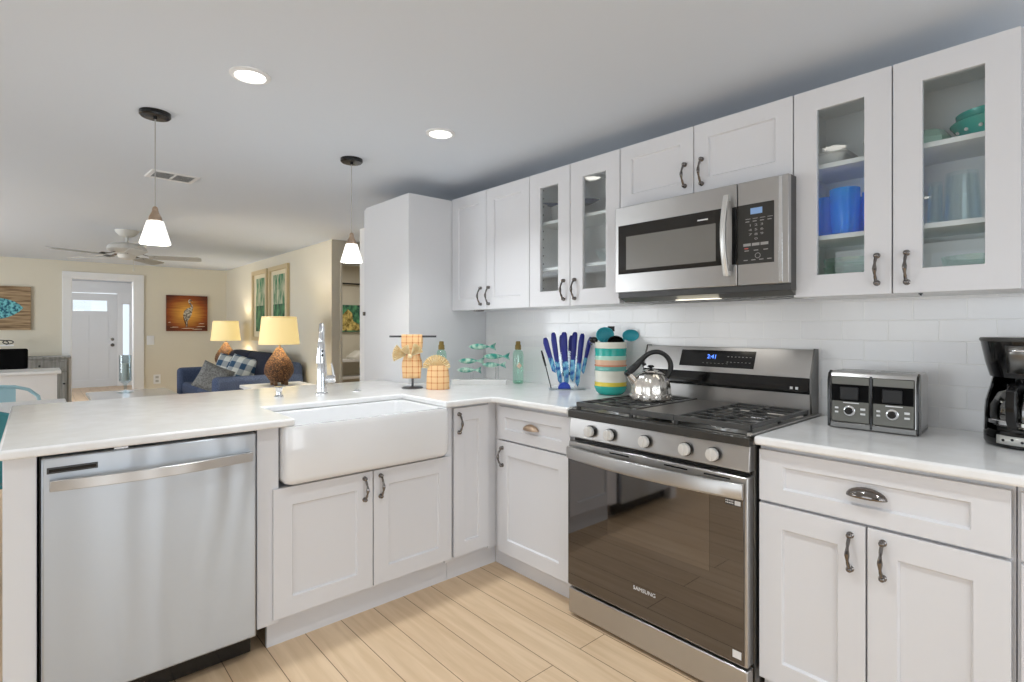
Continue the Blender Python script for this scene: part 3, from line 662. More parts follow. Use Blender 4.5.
def grate(x0, x1, y0, y1):
    g = MB(); t = 0.0065; zt = 0.880; zb = 0.866
    for x in (x0, x1): g.box((x-t, y0-t, zb), (x+t, y1+t, zt))
    for y in (y0, y1): g.box((x0-t, y-t-0.002, zb-0.004), (x1+t, y+t+0.002, zt))
    ym = (y0+y1)/2; xm = (x0+x1)/2; g.box((xm-0.004, y0, zb), (xm+0.004, y1, zt-0.001))
    n = 6
    for k in range(1, n+1):
        y = y0+(y1-y0)*k/(n+1)
        g.box((x0, y-0.0036, zb+0.008), (x1, y+0.0036, zt))
    for x in (x0, x1):
        for y in (y0+0.004, ym, y1-0.004): g.box((x-t, y-t, 0.842), (x+t, y+t, zb))
    return g
for x0, x1 in ((-1.488, -1.226), (-1.030, -0.770)): obj('grate', grate(x0, x1, 1.702, 2.178), 'iron', r, bevel=0.0015)
gd = MB().box((-1.217, 1.702, 0.868), (-1.039, 2.178, 0.876)).box((-1.217, 1.702, 0.842), (-1.205, 1.714, 0.868)).box((-1.051, 1.702, 0.842), (-1.039, 1.714, 0.868)).box((-1.217, 2.166, 0.842), (-1.205, 2.178, 0.868)).box((-1.051, 2.166, 0.842), (-1.039, 2.178, 0.868))
obj('griddle', gd, 'griddle', r, bevel=0.003)
gb = MB().box((-1.219, 1.692, 0.86), (-1.037, 1.702, 0.882))
obj('griddle_rail', gb, 'iron', r, bevel=0.002)
# back guard
bgp = [(2.276, 0.845), (2.276, 1.104), (2.246, 1.106), (2.206, 1.004), (2.206, 0.996), (2.232, 0.985), (2.232, 0.94), (2.214, 0.935), (2.214, 0.845)]
bg = obj('backguard', MB(lambda u, v, w: (w, u, v)).prism(bgp, RX0-0.010, RX1-0.014), 'steel', r, bevel=0.002)
obj('end_cap', MB(lambda u, v, w: (w, u, v)).prism([(2.278, 0.845), (2.278, 1.108), (2.244, 1.110), (2.202, 1.002), (2.202, 0.93), (2.212, 0.845)], RX1-0.016, RX1-0.010), 'steel_dk', bg, smooth=0)
obj('end_cap', MB(lambda u, v, w: (w, u, v)).prism([(2.278, 0.845), (2.278, 1.108), (2.244, 1.110), (2.202, 1.002), (2.202, 0.93), (2.212, 0.845)], RX0-0.014, RX0-0.008), 'steel_dk', bg, smooth=0)
vt = MB(lambda u, v, w: (w, u, v)).prism([(2.234, 0.935), (2.234, 1.001), (2.207, 1.000), (2.198, 0.968), (2.196, 0.945), (2.205, 0.935)], RX0-0.004, RX1-0.018)
obj('vent_trim', vt, 'black', r, bevel=0.002)
BG = lambda u, v, w: (u-0.012, 2.2260-0.93*w+0.3735*v, 1.055+0.93*v+0.3735*w)   # on the slanted face
dsp = obj('display', MB(BG).box((-1.312, -0.038, 0.0), (-0.972, 0.038, 0.0025)), 'black', bg, smooth=0)
text('2:41', 0.026, BG, 'clock', 'clock_digits', bg, -1.16, 0.008, 0.0027)
mk = MB(BG)
for k in range(7):
    mk.box((-1.09+0.016*k, 0.010, 0.0025), (-1.083+0.016*k, 0.012, 0.0028)).box((-1.09+0.016*k, -0.014, 0.0025), (-1.083+0.016*k, -0.0125, 0.0028)).box((-1.20+0.018*k, -0.022, 0.0025), (-1.192+0.018*k, -0.021, 0.0028))
obj('key_marks', mk, 'grey_mark', bg, smooth=0)
obj('badge', MB(RW(2.196)).box((-0.835, 0.952, -0.004), (-0.825, 0.962, 0.0)).box((-0.815, 0.952, -0.004), (-0.805, 0.962, 0.0)), 'white_mark', r, smooth=0)

# ------------------------------------------------------------------ microwave
m = thing('microwave', 'stainless steel over-the-range microwave hung below a short cabinet', 'microwave', (-1.11, 2.1, 1.31), world=True)
FM = RW(1.93)
MX0, MX1 = -1.474, -0.737
obj('case', MB().box((MX0+0.002, 1.952, 1.322), (MX1-0.002, 2.28, 1.724)), 'dkgrey', m, bevel=0.002)
md = obj('door', MB(FM).box((MX0, 1.346, -0.022), (-0.9195, 1.722, 0.0)), 'steel', m, bevel=0.003)
obj('door_window', MB(FM).box((-1.455, 1.426, -0.002), (-0.970, 1.640, 0.002)), 'mwglass', md, bevel=0.001)
obj('window_screen', MB(FM).box((-1.412, 1.444, 0.002), (-1.000, 1.588, 0.003)), 'mwscreen', md, smooth=0)
pts = [(-0.950, 1.382+0.300*t, 0.014+0.028*math.sin(PI*t)) for t in [k/16 for k in range(17)]]
hb = MB(FM).loft([[(p[0]-0.010, p[1], p[2]), (p[0]-0.010, p[1], p[2]+0.009), (p[0]-0.004, p[1], p[2]+0.013), (p[0]+0.004, p[1], p[2]+0.013), (p[0]+0.010, p[1], p[2]+0.009), (p[0]+0.010, p[1], p[2])] for p in pts])
hb.box((-0.957, 1.384, 0), (-0.943, 1.402, 0.018)).box((-0.957, 1.662, 0), (-0.943, 1.680, 0.018))
obj('handle', hb, 'handle_b', md, bevel=0.001)
obj('handle_recess', MB(FM).box((-0.9370, 1.424, -0.001), (-0.9200, 1.636, 0.0015)), 'black', md, smooth=0)
obj('badge', MB(FM).box((-1.075, 1.606, 0.002), (-1.032, 1.611, 0.003)), 'white_mark', md, smooth=0)
pn = obj('control_panel', MB(FM).box((-0.9165, 1.346, -0.022), (MX1, 1.722, 0.0)), 'steel', m, bevel=0.003)
obj('keypad', MB(FM).box((-0.934+0.018, 1.422, -0.001), (-0.786, 1.638, 0.002)), 'mwkey', pn, bevel=0.001)
obj('display', MB(FM).box((-0.868, 1.600, 0.002), (-0.826, 1.622, 0.0026)), 'lcd', pn, smooth=0)
mk = MB(FM)
for j in range(4):
    u = -0.886+0.026*j; mk.box((u, 1.583, 0.002), (u+0.018, 1.585, 0.0025)).box((u, 1.573, 0.002), (u+0.014, 1.576, 0.0025))
obj('key_marks', mk, 'grey_mark', pn, smooth=0)
for j, s_ in enumerate(('1 2 3', '4 5 6', '7 8 9', '0')):
    text(s_, 0.0115, FM, 'grey_mark', 'key_digits', pn, -0.848, 1.560-0.0165*j, 0.0022, ext=0.0002, stretch=2.3)
mk = MB(FM)
for j in range(3): mk.box((-0.894+0.031*j, 1.486, 0.002), (-0.867+0.031*j, 1.496, 0.0025))
for j in range(3): mk.box((-0.890+0.034*j, 1.468, 0.002), (-0.874+0.034*j, 1.471, 0.0025))
mk.lathe([(0.010, 0.002), (0.010, 0.0026), (0.008, 0.0026), (0.008, 0.002)], (-0.842, 1.450, 0), 16, False, closed=True)
for j in range(4): mk.box((-0.893+0.028*j, 1.434, 0.002), (-0.878+0.028*j, 1.437, 0.0025))
obj('button_marks', mk, 'grey_mark', pn, smooth=0)
obj('stop_mark', MB(FM).box((-0.890, 1.476, 0.002), (-0.876, 1.480, 0.0026)), 'red_mark', pn, smooth=0)
obj('side_trim', MB(FM).box((-0.770, 1.350, 0.0), (-0.757, 1.718, 0.0035)), 'chrome', pn, bevel=0.001)
bt = MB(lambda u, v, w: (w, u, v)).prism([(1.962, 1.322), (1.962, 1.342), (2.26, 1.322), (2.26, 1.306), (2.0, 1.306)], MX0+0.006, MX1-0.004)
obj('bottom_vent', bt, 'vent_grey', m, smooth=0)
vs = MB()
for k in range(14): vs.box((-1.44+0.048*k, 2.03, 1.3035), (-1.41+0.048*k, 2.20, 1.306))
obj('grease_filter', vs, 'steel_dk', m, smooth=0)
obj('cooktop_light', MB().box((-1.20, 1.975, 1.3045), (-1.02, 2.015, 1.3065)), 'lens_dim', m, smooth=0)
area('cooktop_lamp', (-1.11, 2.06, 1.300), (0, 0, 0), 0.30, 0.12, 0.22, (1, 0.97, 0.92))

# ------------------------------------------------------------------ upper cabinets
FU = RW(2.0)
UZ0, UZ1 = 1.302, 2.012
def upper(label, x0, x1, z0, split, doors):
    c = thing('wall_cabinet', label, 'cabinet', ((x0+x1)/2, 2.15, z0), world=True, group='white wall cabinets')
    glass = any(d.get('glass') for d in doors)
    if not glass:
        obj('body', MB().box((x0, 2.021, z0), (x1, 2.281, UZ1)), 'cab', c, bevel=0.001)
    else:
        t = 0.014; b = MB()
        b.box((x0, 2.031, z0), (x0+t, 2.281, UZ1)).box((x1-t, 2.031, z0), (x1, 2.281, UZ1)).box((x0+t, 2.031, z0), (x1-t, 2.281, z0+0.022)).box((x0+t, 2.031, UZ1-0.02), (x1-t, 2.281, UZ1)).box((x0+t, 2.274, z0+0.022), (x1-t, 2.281, UZ1-0.02))
        obj('body', b, 'cab_in', c, smooth=0)
        obj('face_frame', MB(FU).box((x0, z0, -0.03), (x0+0.03, UZ1, -0.020)).box((x1-0.03, z0, -0.03), (x1, UZ1, -0.020)).box((x0+0.03, z0, -0.03), (x1-0.03, z0+0.024, -0.020)).box((x0+0.03, UZ1-0.03, -0.03), (x1-0.03, UZ1, -0.020)).box((split-0.02, z0+0.024, -0.03), (split+0.02, UZ1-0.03, -0.020)), 'cab', c, smooth=0)
        for z in (1.512, 1.760): obj('shelf', MB().box((x0+t, 2.045, z-0.016), (x1-t, 2.274, z)), 'cab_in', c, bevel=0.001)
        pg = MB()
        for z in [1.36+0.045*k for k in range(14)]: pg.box((x0+t, 2.09, z), (x0+t+0.002, 2.096, z+0.006))
        obj('shelf_pin_holes', pg, 'dkgrey', c, smooth=0)
    for d in doors:
        front(c, FU, 'door', d['u'][0], d['u'][1], d.get('z0', z0), UZ1, 0, hx=d['h'], hv=d['hv'], glass=d.get('glass', False), st=d.get('st', 0.068))
    return c
upper('white two-door wall cabinet in the corner beside the pantry', -2.824, -2.104, UZ0, -2.475, [dict(u=(-2.822, -2.477), h=-2.523, hv=(1.333, 1.43)), dict(u=(-2.473, -2.104), h=-2.447, hv=(1.333, 1.43))])
upper('white glass-door wall cabinet left of the microwave, with the blue fish dish inside', -2.102, -1.500, UZ0, -1.806, [dict(u=(-2.100, -1.809), h=-1.847, hv=(1.337, 1.43), glass=True, st=0.080), dict(u=(-1.804, -1.502), h=-1.773, hv=(1.337, 1.43), glass=True, st=0.080)])
upper('short white two-door wall cabinet above the microwave', -1.498, -0.750, 1.732, -1.131, [dict(u=(-1.497, -1.134), h=-1.171, hv=(1.775, 1.863), st=0.06), dict(u=(-1.130, -0.751), h=-1.096, hv=(1.770, 1.868), st=0.06)])
upper('white glass-door wall cabinet right of the microwave, holding blue and clear glasses', -0.748, -0.150, UZ0-0.004, -0.456, [dict(u=(-0.747, -0.4585), h=-0.497, hv=(1.333, 1.42), glass=True, st=0.074), dict(u=(-0.4545, -0.164), h=-0.419, hv=(1.331, 1.421), glass=True, st=0.074)])
tag(obj('under_cabinet_light', MB().lathe([(0.034, 0), (0.034, -0.008), (0.026, -0.011)], (-2.62, 2.06, UZ0), 20), 'nickel', loc=(-2.62, 2.06, UZ0)), 'small round puck light under the corner wall cabinet', 'light')
tag(obj('cabinet_hook', MB().box((-0.398, 2.04, UZ0-0.008), (-0.388, 2.050, UZ0-0.004)).lathe([(0.003, UZ0-0.012), (0.003, UZ0-0.008)], (-0.393, 2.045, 0), 8), 'black', loc=(-0.392, 2.046, UZ0-0.01)), 'tiny black hook under the right glass-door wall cabinet', 'hook')

# ------------------------------------------------------------------ things in the glass cabinets
SH1, SH2, SH0 = 1.760, 1.512, UZ0+0.0225
def plate_prof(r, h=0.014): return [(r*0.55, 0), (r*0.60, 0.002), (r, h), (r*0.985, h+0.002), (r*0.58, 0.0045), (0.0, 0.0045)]
for k in range(8):
    tag(obj('plate', MB().lathe(plate_prof(0.085, 0.012), (-1.975, 2.16, SH1+0.0005+0.0100*k), 32), 'white_c', loc=(-1.975, 2.16, SH1+0.0100*k)),
        'white plate in the stack under the blue fish dish', 'plate', 'stacked white plates')
def fish_poly(n=14, L_=1.0, H=0.30, tail=0.26):
    up = [(-0.5+0.80*t, H*0.5*math.sin(PI*min(1, t*1.02))**0.75*(1-0.35*t)) for t in [k/n for k in range(n+1)]]
    top = up[:-1]+[(0.31, 0.035), (0.5, tail*0.5), (0.455, 0.0)]
    bot = [(x, -y) for x, y in reversed(top[1:-1])]
    return [(x*L_, y*L_) for x, y in top+bot]
ft = thing('fish_dish', 'dark blue fish-shaped dish on top of the plates in the left glass cabinet', 'dish', (-1.925, 2.150, SH1+0.0865))
poly_ = fish_poly(14, 0.315, 0.40)
obj('body', MB().loft([[(p[0]*0.7, p[1]*0.7, 0) for p in poly_], [(p[0], p[1], 0.020) for p in poly_], [(p[0]*0.97, p[1]*0.95, 0.022) for p in poly_], [(p[0]*0.72, p[1]*0.66, 0.006) for p in poly_]]), 'navy', ft)
ft.rotation_euler = (0, 0, PI+math.radians(24))
def mug(x, y, z, rr, h, label, nm='mug', m_='white_c'):
    t = thing(nm, label, nm, (x, y, z))
    obj('body', MB().lathe([(rr*0.8, 0), (rr, 0.01), (rr, h), (rr*0.92, h), (rr*0.9, 0.012), (0, 0.010)], n=24), m_, t)
    obj('handle', MB().tube([(-rr*0.95, 0, h*0.8), (-rr*1.5, 0, h*0.72), (-rr*1.55, 0, h*0.4), (-rr*0.95, 0, h*0.22)], 0.006, 8), m_, t)
mug(-1.93, 2.16, SH2, 0.045, 0.12, 'white mug on the middle shelf of the left glass cabinet')
def bowl(nm, label, x, y, z, r, h, m_, group=None, cat='bowl'):
    return tag(obj(nm, MB().lathe([(r*0.45, 0), (r*0.62, h*0.12), (r*0.92, h*0.6), (r, h), (r*0.97, h), (r*0.88, h*0.6), (r*0.56, h*0.16), (0, h*0.1)], (x, y, z), 28), m_, loc=(x, y, z)), label, cat, group)
bowl('glass_bowl', 'wide clear glass bowl on the middle shelf of the left glass cabinet', -1.66, 2.16, SH2, 0.09, 0.07, 'glass')
bowl('reflection_bowl', 'added white bowl standing in for a reflection, bottom right of the left glass cabinet', -1.60, 2.16, SH0, 0.075, 0.06, 'white_c')  # white shape put where a reflection shows in the pane
tag(obj('cutting_board', MB().box((-2.07, 2.10, SH0), (-1.86, 2.25, SH0+0.014)), 'wood_s', bevel=0.004, loc=(-1.96, 2.17, SH0)), 'small wooden board on the bottom of the left glass cabinet', 'board')
# right cabinet
cs = thing('baking_dish', 'white oblong dish at the left of the top shelf in the right glass cabinet', 'dish', (-0.675, 2.15, SH1))
obj('body', MB().loft([rrect(-0.05, 0.05, -0.06, 0.06, 0.02, 0), rrect(-0.062, 0.062, -0.075, 0.075, 0.025, 0.04), rrect(-0.058, 0.058, -0.071, 0.071, 0.025, 0.04), rrect(-0.046, 0.046, -0.056, 0.056, 0.02, 0.006)]), 'white_c', cs)
obj('rim', MB().loft([rrect(-0.062, 0.062, -0.075, 0.075, 0.025, 0.040), rrect(-0.070, 0.070, -0.083, 0.083, 0.028, 0.043), rrect(-0.070, 0.070, -0.083, 0.083, 0.028, 0.046), rrect(-0.058, 0.058, -0.071, 0.071, 0.024, 0.046)], False), 'white_c', cs)
tag(obj('white_crock', MB().lathe([(0.045, 0), (0.05, 0.005), (0.055, 0.07), (0.05, 0.07), (0.046, 0.01), (0, 0.008)], (-0.520, 2.15, SH1), 28), 'white_c', loc=(-0.520, 2.15, SH1)), 'round white crock beside the oblong dish on the top shelf', 'crock')
tag(obj('frosted_bowl', MB().lathe([(0.038, 0), (0.056, 0.006), (0.058, 0.036), (0.042, 0.060), (0.030, 0.066), (0.0, 0.067)], (-0.395, 2.16, SH1), 8), 'mint', loc=(-0.395, 2.16, SH1), smooth=20), 'pale green faceted bowl upside down on the top shelf left of the teal dish', 'bowl')
td = thing('teal_dish', 'teal serving dish with white dots on the top shelf of the right glass cabinet', 'dish', (-0.235, 2.15, SH1))
obj('body', MB().lathe([(0.055, 0), (0.075, 0.006), (0.098, 0.045), (0.104, 0.052), (0.100, 0.056), (0.088, 0.050), (0.060, 0.014), (0, 0.012)], n=32), 'teal', td)
obj('inner_dish', MB().lathe([(0.050, 0.018), (0.086, 0.060), (0.09, 0.080), (0.086, 0.080), (0.052, 0.026), (0, 0.024)], n=32), 'teal', td)
dt = MB()
for k in range(14):
    a = 2*PI*k/14; dt.sphere((0.088*math.cos(a), 0.088*math.sin(a), 0.026), 0.0055, 8, 6)
obj('dots', dt, 'white_c', td)
def tumbler(nm, label, x, y, z, r, h, m_, group, rib=0.0):
    rb = (lambda a, zz: 1+rib*math.cos(12*a)) if rib else None
    return tag(obj(nm, MB().lathe([(r*0.8, 0), (r*0.84, 0.004), (r*0.95, h*0.45), (r, h*0.97), (r*0.99, h), (r*0.94, h), (r*0.90, h*0.45), (r*0.78, 0.012), (0, 0.011)], (x, y, z), 36, rib=rb), m_, loc=(x, y, z)), label, 'glass', group)
tumbler('blue_tumbler', 'cobalt blue glass tumbler, left of the two large ones in the right cabinet', -0.6895, 2.156, SH2, 0.0425, 0.148, 'glass_bl', 'blue tumblers', 0.02)
tumbler('blue_tumbler', 'cobalt blue glass tumbler, the large middle one showing whole through the pane', -0.617, 2.100, SH2, 0.046, 0.160, 'glass_bl', 'blue tumblers', 0.02)
tumbler('blue_tumbler', 'cobalt blue glass tumbler half hidden at the right edge of the pane', -0.538, 2.150, SH2, 0.040, 0.145, 'glass_bl', 'blue tumblers', 0.02)
tumbler('blue_tumbler', 'cobalt blue glass tumbler standing behind the front blue tumblers', -0.625, 2.215, SH2, 0.043, 0.145, 'glass_bl', 'blue tumblers', 0.02)
def clearglass(label, x, y, r, h): return tumbler('drinking_glass', label, x, y, SH2, r, h, 'glass', 'clear drinking glasses')
# upside-down clear glasses
for lab, x, y, rr, h in (('large clear glass upside down in the middle of the right pane', -0.302, 2.100, 0.047, 0.150), ('clear glass at the far left of the right pane', -0.425, 2.12, 0.028, 0.150), ('slim clear glass second from the left of the right pane', -0.372, 2.13, 0.022, 0.138), ('clear glass at the right edge of the right pane', -0.208, 2.15, 0.034, 0.14)):
    tag(obj('drinking_glass', MB().lathe([(rr, 0), (rr*0.99, 0.01), (rr*0.86, h-0.012), (rr*0.80, h), (0, h), (0, h-0.01), (rr*0.76, h-0.012), (rr*0.92, 0.01), (rr*0.94, 0)], (x, y, SH2), 32, cap=False), 'glass', loc=(x, y, SH2)), lab, 'glass', 'clear drinking glasses')
for k in range(3):
    z = SH0+0.0005+0.028*k
    tag(obj('glass_bowl', MB().lathe([(0.05, 0), (0.062, 0.004), (0.088, 0.03), (0.094, 0.05), (0.090, 0.05), (0.083, 0.031), (0.058, 0.009), (0, 0.008)], (-0.60, 2.14, z), 32, rib=lambda a, zz: 1+0.015*math.cos(20*a)), 'glass_gr', loc=(-0.60, 2.14, z)),
        ('lowest', 'middle', 'topmost')[k]+' of the nested glass bowls on the cabinet bottom behind the left pane', 'bowl', 'nested glass bowls')
bowl('glass_bowl', 'clear glass bowl on the cabinet bottom behind the right pane', -0.265, 2.12, SH0, 0.090, 0.082, 'glass_gr')

# ------------------------------------------------------------------ kettle, crock, utensils
GT = 0.880
k = thing('tea_kettle', 'polished steel whistling kettle with black handle on the left rear grate', 'kettle', (-1.325, 1.985, GT+0.0008), YAW)
rib = lambda a, z: 1+(0.030*abs(math.cos(7*a))-0.015 if 0.03 < z < 0.112 else 0)
prof = [(0.080, 0), (0.086, 0.003), (0.0875, 0.008), (0.0875, 0.026), (0.086, 0.029), (0.084, 0.031), (0.0835, 0.05), (0.080, 0.070), (0.072, 0.092), (0.060, 0.108), (0.046, 0.118), (0.037, 0.121), (0.035, 0.122)]
obj('body', MB().lathe(prof, n=84, rib=rib), 'kettle', k)
ld = obj('lid', MB().lathe([(0.037, 0.120), (0.035, 0.126), (0.018, 0.131), (0.0, 0.132)], n=32), 'kettle', k)
obj('lid_knob', MB().lathe([(0.006, 0.130), (0.006, 0.137), (0.014, 0.140), (0.015, 0.144), (0.010, 0.149), (0, 0.150)], n=20), 'black', ld)
bandb = MB()
for i in range(22):
    a = 2*PI*i/22; ca, sa = math.cos(a), math.sin(a)
    bandb.fn = lambda u, v, w, ca=ca, sa=sa: (ca*(0.0868+w)-sa*u, sa*(0.0868+w)+ca*u, v)
    bandb.box((-0.009, 0.009, 0), (0.009, 0.025, 0.0018))
obj('embossed_band', bandb, 'kettle', k, bevel=0.0008)
obj('spout', MB().tube([(-0.060, 0, 0.068), (-0.078, 0, 0.088), (-0.098, 0, 0.112)], [0.022, 0.018, 0.012], 14), 'kettle', k)
obj('spout_cap', MB().tube([(-0.094, 0, 0.107), (-0.104, 0, 0.119), (-0.108, 0, 0.123)], [0.0145, 0.0145, 0.011], 14), 'black', k)
hp = [(-0.098, 0, 0.112), (-0.080, 0, 0.132), (-0.060, 0, 0.150), (-0.035, 0, 0.178), (-0.005, 0, 0.200), (0.030, 0, 0.206), (0.062, 0, 0.192), (0.082, 0, 0.165), (0.086, 0, 0.135), (0.076, 0, 0.105), (0.064, 0, 0.094)]
obj('handle', MB().tube(spline(hp, 4), lerps([0.012, 0.016, 0.014, 0.011, 0.010, 0.010, 0.010, 0.011, 0.012, 0.011, 0.008], 4), 12, flat=1.0), 'black_m', k)
obj('whistle_lever', MB().tube([(-0.040, 0, 0.164), (-0.030, 0, 0.150), (-0.022, 0, 0.155)], [0.008, 0.007, 0.005], 8), 'black_m', k)

CXY = (-1.685, 2.170)
cr = thing('utensil_crock', 'tall striped ceramic crock holding cooking utensils on the counter beside the kettle', 'utensil crock', (*CXY, CT))
prof = [(0.045, 0, 'teal'), (0.060, 0.004, 'teal'), (0.074, 0.018, 'teal'), (0.081, 0.038, 'teal'), (0.082, 0.046, 'teal'), (0.079, 0.0465, 'yellow'), (0.080, 0.066, 'yellow'), (0.078, 0.068, 'cream'), (0.079, 0.090, 'cream'), (0.0805, 0.122, 'cream'), (0.0765, 0.124, 'seafoam'), (0.078, 0.143, 'seafoam'), (0.0765, 0.145, 'coral'), (0.079, 0.176, 'coral'), (0.077, 0.178, 'mint'), (0.079, 0.196, 'mint'), (0.077, 0.205, 'teal'), (0.080, 0.234, 'teal'), (0.077, 0.236, 'cream'), (0.0785, 0.264, 'cream'), (0.073, 0.265, 'cream'), (0.071, 0.20, 'cream'), (0.068, 0.03, 'cream'), (0, 0.02, 'cream')]
mats_ = ['teal', 'yellow', 'cream', 'seafoam', 'coral', 'mint']
mb = MB(); n = 40
loops = [[(max(r_, 1e-5)*math.cos(2*PI*q/n), max(r_, 1e-5)*math.sin(2*PI*q/n), z) for q in range(n)] for r_, z, _ in prof]
mb.loft(loops)
for i in range(len(prof)-1):
    for q in range(n): mb.mi[i*n+q] = mats_.index(prof[i][2] if prof[i][2] == prof[i+1][2] else prof[i+1][2])
for v_ in ((0.0795, 0.155), (0.0795, 0.165)): pass
obj('body', mb, mats_, cr, smooth=50)
sb = MB().lathe([(0.0805, 0.1455), (0.0805, 0.150), (0.078, 0.151), (0.078, 0.1445)], n=40, cap=False, closed=True)
obj('coral_stripe', sb, 'coral_d', cr)
def lp(du, dv, dz, base=CXY):  # offset in the view-facing frame: du right, dv away
    return (base[0]+RT.x*du-RT.y*dv, base[1]+RT.y*du+RT.x*dv, CT+dz)
def utensil(nm, label, m_, foot, top, head, cat='utensil'):
    a = lp(*foot); b = lp(*top)
    t = thing(nm, label, cat, a, group='utensils in the striped crock'); t['_o'] = a
    obj('handle', MB().tube([a, tuple((Vector(a)+Vector(b))/2), b], 0.006, 8), m_, t)
    obj('head', head(b), m_, t)
    return t
def vf(b): # view-facing frame at b
    return lambda u, v, w: (b[0]+RT.x*u+RT.y*w, b[1]+RT.y*u-RT.x*w, b[2]+v)
def spoon_head(rx, rz, tilt=0.0, holes=False, c=(0, 0)):
    def hd(b):
        mb = MB(vf(b)); loops = []
        for r_, d_ in ((1.0, 0.0), (0.93, 0.004), (0.7, -0.008), (0.4, -0.014), (0.02, -0.016)):
            loops.append([(c[0]+rx*r_*math.cos(2*PI*q/24+tilt), c[1]+rz*r_*math.sin(2*PI*q/24+tilt), d_) for q in range(24)])
        back = [[(p[0], p[1], p[2]-0.004) for p in l] for l in reversed(loops)]
        mb.loft(back+loops)
        if holes:
            for i in range(-2, 3):
                for j in range(-2, 3):
                    if i*i+j*j < 6: mb.box((c[0]+i*0.014-0.003, c[1]+j*0.012-0.0025, -0.004), (c[0]+i*0.014+0.003, c[1]+j*0.012+0.0025, 0.0))
        return mb
    return hd
utensil('skimmer', 'turquoise slotted skimmer with round head, left in the striped crock', 'teal_u', (-0.01, 0.02, 0.03), (-0.030, 0.01, 0.274), spoon_head(0.046, 0.040, 0, True, (0.004, 0.026)))
utensil('ladle', 'black ladle with round bowl at the front of the striped crock', 'black', (0.0, -0.03, 0.03), (0.008, -0.030, 0.255), spoon_head(0.042, 0.034, 0, False, (0.012, 0.008)))
utensil('serving_spoon', 'turquoise solid spoon leaning out to the right of the striped crock', 'teal_u', (-0.02, 0.0, 0.03), (0.068, 0.0, 0.284), spoon_head(0.042, 0.030, 0, False, (0.034, 0.014)))
utensil('spatula', 'black spatula behind the round heads in the striped crock', 'black', (0.0, 0.03, 0.03), (0.010, 0.045, 0.318), lambda b: MB(vf(b)).box((-0.016, 0, -0.004), (0.018, 0.026, 0.004)))
utensil('spaghetti_fork', 'black toothed spaghetti fork leaning out to the left of the striped crock', 'black', (0.0, 0.03, 0.03), (-0.074, 0.02, 0.262), lambda b: MB(vf(b)).sphere((-0.008, 0.012, 0), (0.022, 0.016, 0.008), 12, 8).box((-0.034, 0.012, -0.004), (-0.022, 0.018, 0.004)).box((-0.032, -0.002, -0.004), (-0.02, 0.004, 0.004)).box((-0.028, -0.014, -0.004), (-0.016, -0.008, 0.004)))

# ------------------------------------------------------------------ knife stand
KB = (-1.975, 2.165, CT); KM = 0.00535
kt = thing('knife_stand', 'clear fan-shaped knife stand with a blue half-round foot on the counter', 'knife stand', KB, YAW)
obj('base', MB().prism([(-0.10, -0.045), (0.10, -0.045), (0.10, 0.045), (-0.10, 0.045)], 0.0, 0.006), 'glass_cl', kt, bevel=0.002)
obj('fan_plate', MB(lambda u, v, w: (u, w, v)).prism([(-0.035, 0.006), (0.035, 0.006)]+[(0.105*math.cos(a)*1.0, 0.006+0.205*math.sin(a)) for a in [PI*(0.25+0.5*q/10) for q in range(11)]], 0.010, 0.016), 'glass_cl', kt)
obj('foot', MB(lambda u, v, w: (u, w, v)).prism([(-0.018+0.034*math.cos(PI*q/12), 0.0062+0.036*math.sin(PI*q/12)) for q in range(13)], -0.034, -0.002), 'royal', kt, bevel=0.003)
obj('foot_bar', MB().box((-0.052, -0.030, 0.0062), (-0.018, -0.006, 0.020)), 'royal', kt, bevel=0.003)
def knife(label, hx, hy, bx, by, dv, wid=1.0):
    u0, v0 = (hx-570)*KM, (388.5-hy)*KM; u1, v1 = (bx-570)*KM, (388.5-by)*KM
    Lk = math.hypot(u1-u0, v1-v0); ang = math.atan2(u1-u0, -(v1-v0))
    base = (KB[0]+RT.x*u1-RT.y*dv, KB[1]+RT.y*u1+RT.x*dv, KB[2]+v1)
    t = thing('knife', label, 'knife', base, YAW, 'blue knives in the stand')
    ca, sa = math.cos(ang), math.sin(ang)
    K = lambda u, v, w: (u*ca-v*sa, w, u*sa+v*ca)      # v runs up the knife from the tip
    hs = Lk*0.54; w_ = 0.0205*wid
    obj('blade', MB(K).prism([(0.004, 0.0), (w_*0.55, Lk*0.10), (w_*0.62, Lk-hs), (-w_*0.62, Lk-hs), (-w_*0.58, Lk*0.08)], -0.0011, 0.0011), 'blade_b', t, smooth=0)
    hp = [(0, Lk-hs-0.004, 0), (0, Lk-hs+0.012, 0), (0, Lk-hs*0.6, 0), (0.001, Lk-hs*0.25, 0), (0.003, Lk-0.01, 0), (0.003, Lk, 0)]
    obj('handle', MB(K).tube(hp, [w_*0.58, w_*0.62, w_*0.70, w_*0.74, w_*0.62, w_*0.34], 10, flat=0.62, up=(1, 0, 0)), 'knife_b', t)
knife('leftmost of the blue-handled knives, tilted left in the stand', 546.5, 336, 557.5, 372, 0.0)
knife('second blue-handled knife from the left in the stand', 555, 330.5, 563.4, 384, 0.004)
knife('third blue-handled knife from the left, the widest at the front', 566, 330, 569.6, 384, -0.004, 1.15)
knife('blue-handled knife tucked behind the third one from the left', 563.8, 333, 568.0, 378, 0.022, 0.9)
knife('tall blue-handled knife right of the middle of the stand', 577.4, 330, 574.8, 381, 0.0, 1.05)
knife('blue-handled knife tucked behind the tall one right of the middle', 574.2, 333.5, 573.0, 376, 0.024, 0.9)
knife('blue-handled knife second from the right in the stand', 585, 331.5, 579.8, 386, 0.0)
knife('rightmost of the blue-handled knives, tilted right next to the crock', 593.5, 335, 585.5, 373, 0.004, 0.8)
stp = thing('sharpening_steel', 'thin black sharpening rod leaning at the left end of the knife stand', 'sharpening steel', (KB[0]+RT.x*-0.100, KB[1]+RT.y*-0.100, CT+0.02), YAW)
